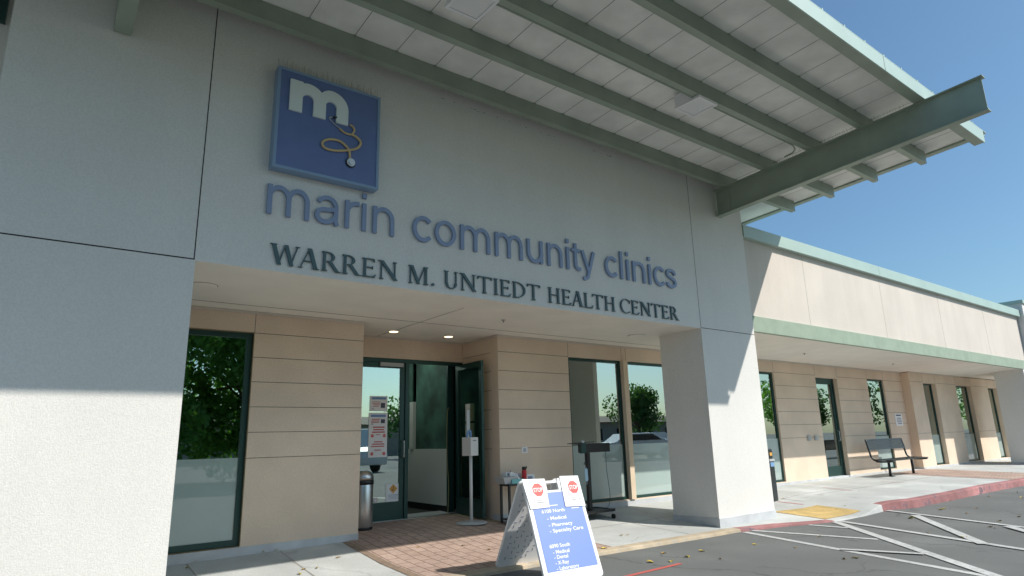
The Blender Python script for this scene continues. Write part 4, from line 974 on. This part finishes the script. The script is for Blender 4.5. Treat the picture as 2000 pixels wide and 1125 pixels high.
for (xa, ya, xb, yb) in ((1072, 988, 1089, 986), (1116, 992.5, 1131, 991.5)):
    a = bpt(xa, ya); c_ = bpt(xb, yb); b.obox(O, U, V, N, (a[0], c_[0]), (a[1] - .003, a[1] + .005), (.003, .0042))
b.build('small_print', fb)
for (quad, sx, lab) in (([(1018.5, 936.5), (1063, 935), (1073, 991), (1036, 995.5)], 0, 'white paper stop notice taped over the left top of the A-frame sign'), ([(1092, 930), (1128, 929), (1143, 988), (1104, 990)], 1, 'white paper stop notice taped over the right top of the A-frame sign')):
    Q = [bpt(*q) for q in quad]
    g = empty('stop_notice', lab, 'paper notice', P3(Q[0][0], Q[0][1], .01), 0, 'stop notices on the A-frame sign')
    pts = [P3(q[0], q[1], .006 + (.004 if i > 1 else 0)) for i, q in enumerate(Q)]
    MB().m('white').prism(pts[::-1], N * .001).build('sheet', g)
    cx_ = sum(q[0] for q in Q) / 4 - .0; topm = (Q[0][1] + Q[1][1]) / 2; hq = topm - (Q[2][1] + Q[3][1]) / 2
    cc = P3((Q[0][0] + Q[1][0]) / 2 + (.025 if sx == 0 else .02), topm - hq * .38, .0088); r = .072
    cbb = MB().m('red'); cbb.prism([cc + (U * math.cos(a) + V * math.sin(a)) * r for a in [2 * math.pi * (k + .5) / 8 for k in range(8)]], N * .0015); cbb.build('octagon', g)
    b = MB().m('white'); put_text(b, 'STOP', cc - V * .022, U, V, N, w=.118, h=.044, bold=.02, off=.003, center=True); b.build('lettering', g)
    b = MB().m('darktext')
    for k in range(3): b.obox(cc - V * (.115 + .022 * k), U, V, N, (-.07 + .01 * k, .075 - .012 * k), (0, .005 if k != 1 else .007), (.0, .0015))
    b.build('small_print', g)

# ------------------------------------------------------------------ bench and ash urn behind the pier
zg = sw(17.5, 7.4)
t = empty('bench', 'dark metal bench with perforated back on the pavement by the wall', 'bench', (18.1, 7.4, zg))
bx0, bx1 = 17.02, 19.12
def slat_panel(b, O_, U_, V_, N_, L_, H_, nb, holes=26):
    b.obox(O_, U_, V_, N_, (0, L_), (0, .03), (-.012, .012)); b.obox(O_, U_, V_, N_, (0, L_), (H_ - .03, H_), (-.012, .012)); b.obox(O_, U_, V_, N_, (0, .03), (.03, H_ - .03), (-.0115, .0115)); b.obox(O_, U_, V_, N_, (L_ - .03, L_), (.03, H_ - .03), (-.0115, .0115))
    for k in range(1, nb): b.obox(O_, U_, V_, N_, (.03, L_ - .03), (H_ * k / nb - .011, H_ * k / nb + .011), (-.004, .004))
    for k in range(1, holes): b.obox(O_, U_, V_, N_, (L_ * k / holes - .012, L_ * k / holes + .012), (.03, H_ - .03), (-.003, .003))
b = MB().m('benchm'); vb = Vector((0, .22, 1)).normalized(); slat_panel(b, Vector((bx0, 7.66, .70)), X, vb, X.cross(vb), bx1 - bx0, .27, 7, 44); b.build('backrest', t)
b = MB().m('benchm'); slat_panel(b, Vector((bx0, 7.13, .455)), X, Vector((0, 1, .02)).normalized(), Vector((0, -.02, 1)), bx1 - bx0, .43, 9, 44); b.build('seat', t)
for x in (bx0 + .42, bx1 - .32):
    b = MB().m('benchm'); b.tube([(x, 7.42, zg), (x, 7.42, .44)], .032, 12); b.build('leg', t)
    MB().m('benchm').box(x - .08, x + .08, 7.34, 7.5, zg + .002, zg + .012).build('foot_plate', t)
for x in (bx0 + .02, bx1 - .02):
    b = MB().m('benchm'); b.tube(smoothpath([(x, 7.15, .43), (x, 7.3, .42), (x, 7.5, .425), (x, 7.62, .50), (x, 7.66, .62), (x, 7.72, .96)], 5), .022, 10); b.build('arm', t)
cx, cy = 11.47, 7.05; zg = sw(cx, cy)
t = empty('ash_urn', 'dark post bin with pale blue label half hidden behind the right pier', 'bin', (cx, cy, zg))
MB().m('benchm').box(cx - .075, cx + .075, cy - .075, cy + .075, zg, zg + .72).build('body', t, bevel=.008)
MB().m('greymetal').box(cx - .085, cx + .085, cy - .085, cy + .085, zg + .72, zg + .76).build('rim', t)
MB().m('benchm').box(cx - .068, cx + .068, cy - .068, cy + .068, zg + .76, zg + .95).build('hood', t, bevel=.02)
MB().m('bluehdr').box(cx - .06, cx + .06, cy - .079, cy - .0755, zg + .62, zg + .70).build('label_plate', t)
MB().m('orange').box(cx - .035, cx + .035, cy - .072, cy - .0685, zg + .82, zg + .88).build('sticker', t)

# ------------------------------------------------------------------ fallen leaves
def leaf_mesh(name, mt, s):
    b = MB().m(mt); n = 7; L = []; R_ = []
    for k in range(n + 1):
        u_ = k / n; wv = math.sin(math.pi * u_) ** .8 * .32; z = .012 * math.sin(3 * u_) + .006
        L.append((s * (u_ - .5), s * wv, s * .22 * abs(math.sin(2.5 * u_ + 1)) + .003)); R_.append((s * (u_ - .5), -s * wv, s * .16 * abs(math.sin(3 * u_)) + .003))
    C = [(s * (k / n - .5), 0, .004) for k in range(n + 1)]
    for k in range(n): b.face([C[k], C[k + 1], L[k + 1], L[k]]); b.face([R_[k], R_[k + 1], C[k + 1], C[k]])
    b.tube([(s * .5, 0, .004), (s * .8, .01, .006)], .0012, 4); return b
LM = [leaf_mesh('l', 'leaf', .055), leaf_mesh('l', 'leaf2', .07)]
base = [q.build('fallen_leaf') for q in LM]
first = [True, True]
def leaf(px, py, k, on, label, group=None, s=1):
    p = (ga if on == 'a' else gs)(px, py)
    if first[k]: o = base[k]; first[k] = False
    else: o = base[k].copy(); COL.objects.link(o)
    o.location = (p.x, p.y, (asf(p.x) if on == 'a' else sw(p.x, p.y) + .004)); o.rotation_euler = (random.uniform(-.2, .2), random.uniform(-.2, .2), random.uniform(0, 6.28)); o.scale = (s, s, s)
    tag(o, label, 'leaf', group)
    if not group and 'group' in o: del o['group']
G1 = 'small dry leaves scattered on the asphalt'
leaf(1271, 1099, 1, 'a', 'large curled yellow-brown leaf on the asphalt beside the red line', s=1.25)
leaf(1779, 1013, 1, 'a', 'bright yellow leaf on the asphalt near the far end of the painted lines', s=1.4)
leaf(1883, 1050, 1, 'a', 'yellow leaf lying on the crossing of two white painted lines', s=1.5)
for (px, py) in ((1474, 1064), (1553, 1070), (1343, 1088), (1408, 1092), (1668, 1090), (1674, 1091), (1934, 1030), (1944, 1032), (1675, 1010), (1812, 982), (1845, 994), (1837, 996), (1907, 993), (1995, 972), (1988, 962), (1932, 970), (1813, 1042), (1297, 1081), (1371, 1077), (1888, 1003), (1990, 1010), (1650, 1092), (1855, 978), (1952, 1018), (1312, 1097), (1600, 1048)):
    leaf(px, py, random.choice((0, 0, 1)), 'a', 'small dry brown or yellow leaf lying on the dark asphalt', G1, random.uniform(.8, 1.3))
G2 = 'small dry leaves scattered on the pavement'
for (px, py) in ((381, 1098), (365, 1110), (540, 1076), (513, 1079), (661, 1090), (585, 1122), (593, 1113), (818, 1070), (1215, 1046), (1226, 1045), (1180, 1072), (1005, 1062), (741, 1052), (955, 1074), (1530, 974), (1634, 995), (1650, 988), (1975, 923), (620, 1110), (905, 1066)):
    leaf(px, py, random.choice((0, 0, 1)), 's', 'small dry leaf lying on the pavement or brick paving', G2, random.uniform(.7, 1.1))

# ------------------------------------------------------------------ across the parking lot (seen mirrored in the glass)
def tree(x, y, h, r, label, mt, n=2600, trunk=.18, fine=1.0):
    z0 = asf(x)
    t = empty('tree', label, 'tree', (x, y, z0), 0, 'trees across the parking lot')
    rnd = random.Random(int(x * 31 + y * 17)); b = MB().m('bark')
    top = Vector((x + rnd.uniform(-.3, .3), y, z0 + h * .62)); b.tube(smoothpath([(x, y, z0), (x + .1, y, z0 + h * .3), top], 4), [trunk * (1 - .06 * k) for k in range(9)], 8)
    blobs = []
    for k in range(22):
        a = rnd.uniform(0, 6.28); rr = r * rnd.uniform(.2, .85); zz = z0 + h * rnd.uniform(.12 if h > 7.9 and x < 10 else .38, .88)
        c_ = Vector((x + rr * math.cos(a), y + rr * math.sin(a), zz)); blobs.append((c_, r * rnd.uniform(.28, .5)))
        b.tube([(x, y, z0 + h * rnd.uniform(.25, .5)), c_], [trunk * .4, trunk * .12], 5)
    blobs.append((Vector((x, y, z0 + h * .9)), r * .4))
    b.build('trunk', t)
    f = MB().m(mt)
    for k in range(n):
        c_, br = rnd.choice(blobs); d = Vector((rnd.gauss(0, 1), rnd.gauss(0, 1), rnd.gauss(0, 1))).normalized() * br * rnd.uniform(.45, 1.08) ** .6
        p = c_ + d; e = Vector((rnd.gauss(0, 1), rnd.gauss(0, 1), rnd.gauss(0, 1))).normalized(); g_ = e.cross(Vector((rnd.gauss(0, 1), rnd.gauss(0, 1), rnd.gauss(0, 1)))).normalized(); s_ = rnd.uniform(.12, .24) * (r / 2.2) ** .5 * fine
        f.face([p - e * s_, p - g_ * s_ * .6, p + e * s_, p + g_ * s_ * .6])
    f.build('crown', t)
tree(3.0, -10.5, 8.5, 3.2, 'broad leafy tree across the lot, nearest the entrance', 'foliage', 20000, fine=.55)
tree(7.6, -12.5, 9.0, 3.6, 'broad leafy tree across the lot, right of the nearest one', 'foliage', 20000, fine=.55)
tree(-2.0, -12.0, 8.0, 3.2, 'broad leafy tree across the lot, left of the nearest one', 'foliage2', 3500)
tree(42.8, -22, 5.4, 2.3, 'rounded dark tree standing alone far across the lot', 'foliage2', 5000, fine=.7)
tree(60, -28, 6.0, 2.6, 'dark tree far across the lot beside the low building', 'foliage2', 2000)
tree(71, -24, 7.5, 3.2, 'tall tree far across the lot toward the right', 'foliage', 2400)
tree(80, -26, 6.5, 3.0, 'round tree farthest to the right across the lot', 'foliage2', 2200)
for k_, (tx_, ty_, th_) in enumerate(((66, -21, 7.0), (88, -24, 8.0), (99, -22, 9.0), (112, -24, 8.5), (126, -22, 9.0))): tree(tx_, ty_, th_, th_ * .42, ['leafy tree just left of the tall tree toward the right of the far row', 'second leafy tree right of the tall tree in the far row', 'tall leafy tree in the middle of the far right group', 'broad leafy tree last but one in the far right group', 'tall leafy tree ending the far right group'][k_], 'foliage2' if k_ % 2 else 'foliage', 1800)
tree(26, -30, 5.0, 2.2, 'small dark tree behind the white van', 'foliage2', 1600)
g = empty('low_building', 'long low tan building with brown roof across the parking lot', 'building', (40, -42, 0))
b = MB().m('farwall').box(10, 90, -52, -42, -.2, 3.0); b.m('carglass')
for i in range(16): b.box(13 + i * 4.8, 15.2 + i * 4.8, -41.995, -41.97, .8, 2.2)
b.build('wall', g); MB().m('roofbrown').hexa([(9, -53, 3.0), (91, -53, 3.0), (91, -41.2, 3.0), (9, -41.2, 3.0), (12, -49, 3.9), (88, -49, 3.9), (88, -45, 3.9), (12, -45, 3.9)]).build('roof', g)
def car(x, y, rz, mt, label, van=False):
    z0 = asf(x); t = empty('parked_car', label, 'car', (x, y, z0), rz, 'cars parked across the lot')
    prof = [(-2.2, .35), (-2.25, .75), (-1.95, .95), (-1.55, 1.0), (-.95, 1.42), (.7, 1.45), (1.45, 1.05), (2.1, .92), (2.25, .65), (2.2, .35)]
    if van: prof = [(-2.4, .35), (-2.45, 1.0), (-2.35, 1.95), (-2.1, 2.05), (1.1, 2.05), (1.75, 1.2), (2.35, 1.0), (2.45, .7), (2.4, .35)]
    def loc(b, name, par=t, **k): return b.build(name, par, rel=False, **k)
    b = MB().m(mt); b.prism([(p[0], -.85, p[1]) for p in prof], (0, 1.7, 0)); body = loc(b, 'body', bevel=.05)
    b = MB().m('carglass'); g_ = [(-1.4, 1.02), (-.9, 1.36), (.65, 1.38), (1.25, 1.06)] if not van else [(.2, 1.25), (.2, 1.85), (1.0, 1.85), (1.5, 1.25)]
    b.prism([(p[0], -.87, p[1]) for p in g_], (0, 1.74, 0)); loc(b, 'side_window')
    for (a, s_) in ((-1.35, -1), (-1.35, 1), (1.4, -1), (1.4, 1)):
        w_ = loc(MB().m('rubber').tube([(a, s_ * .68, .33), (a, s_ * .89, .33)], .33, 20), 'wheel'); w2 = MB().m('greymetal').tube([(a, s_ * .89, .33), (a, s_ * .9, .33)], .2, 14); loc(w2, 'rim', w_)
    for s_ in (-.6, .6): loc(MB().m('lens').box(2.2, 2.27, s_ - .15, s_ + .15, .68, .82), 'headlight')
car(27.5, -8.6, math.radians(20), 'carwhite', 'white car parked across the lot toward the right')
car(13.0, -12.5, math.radians(85), 'carwhite', 'white panel van parked across the lot', True)
car(9.5, -9.0, math.radians(95), 'cargrey', 'grey car parked beside the white van')
car(2.2, -5.6, math.radians(96), 'cargrey', 'dark grey car parked in front of the leafy trees')
car(35, -14, math.radians(90), 'cargrey', 'grey car parked across the lot at the right')
g = empty('light_pole', 'tall grey parking lot light pole', 'lamp post', (21, -20, -.2)); MB().m('greymetal').tube([(21, -20, -.15), (21, -20, 6.5)], .07, 10).build('pole', g); MB().m('greymetal').box(20.4, 21.6, -20.15, -19.85, 6.5, 6.65).build('lamp_head', g)
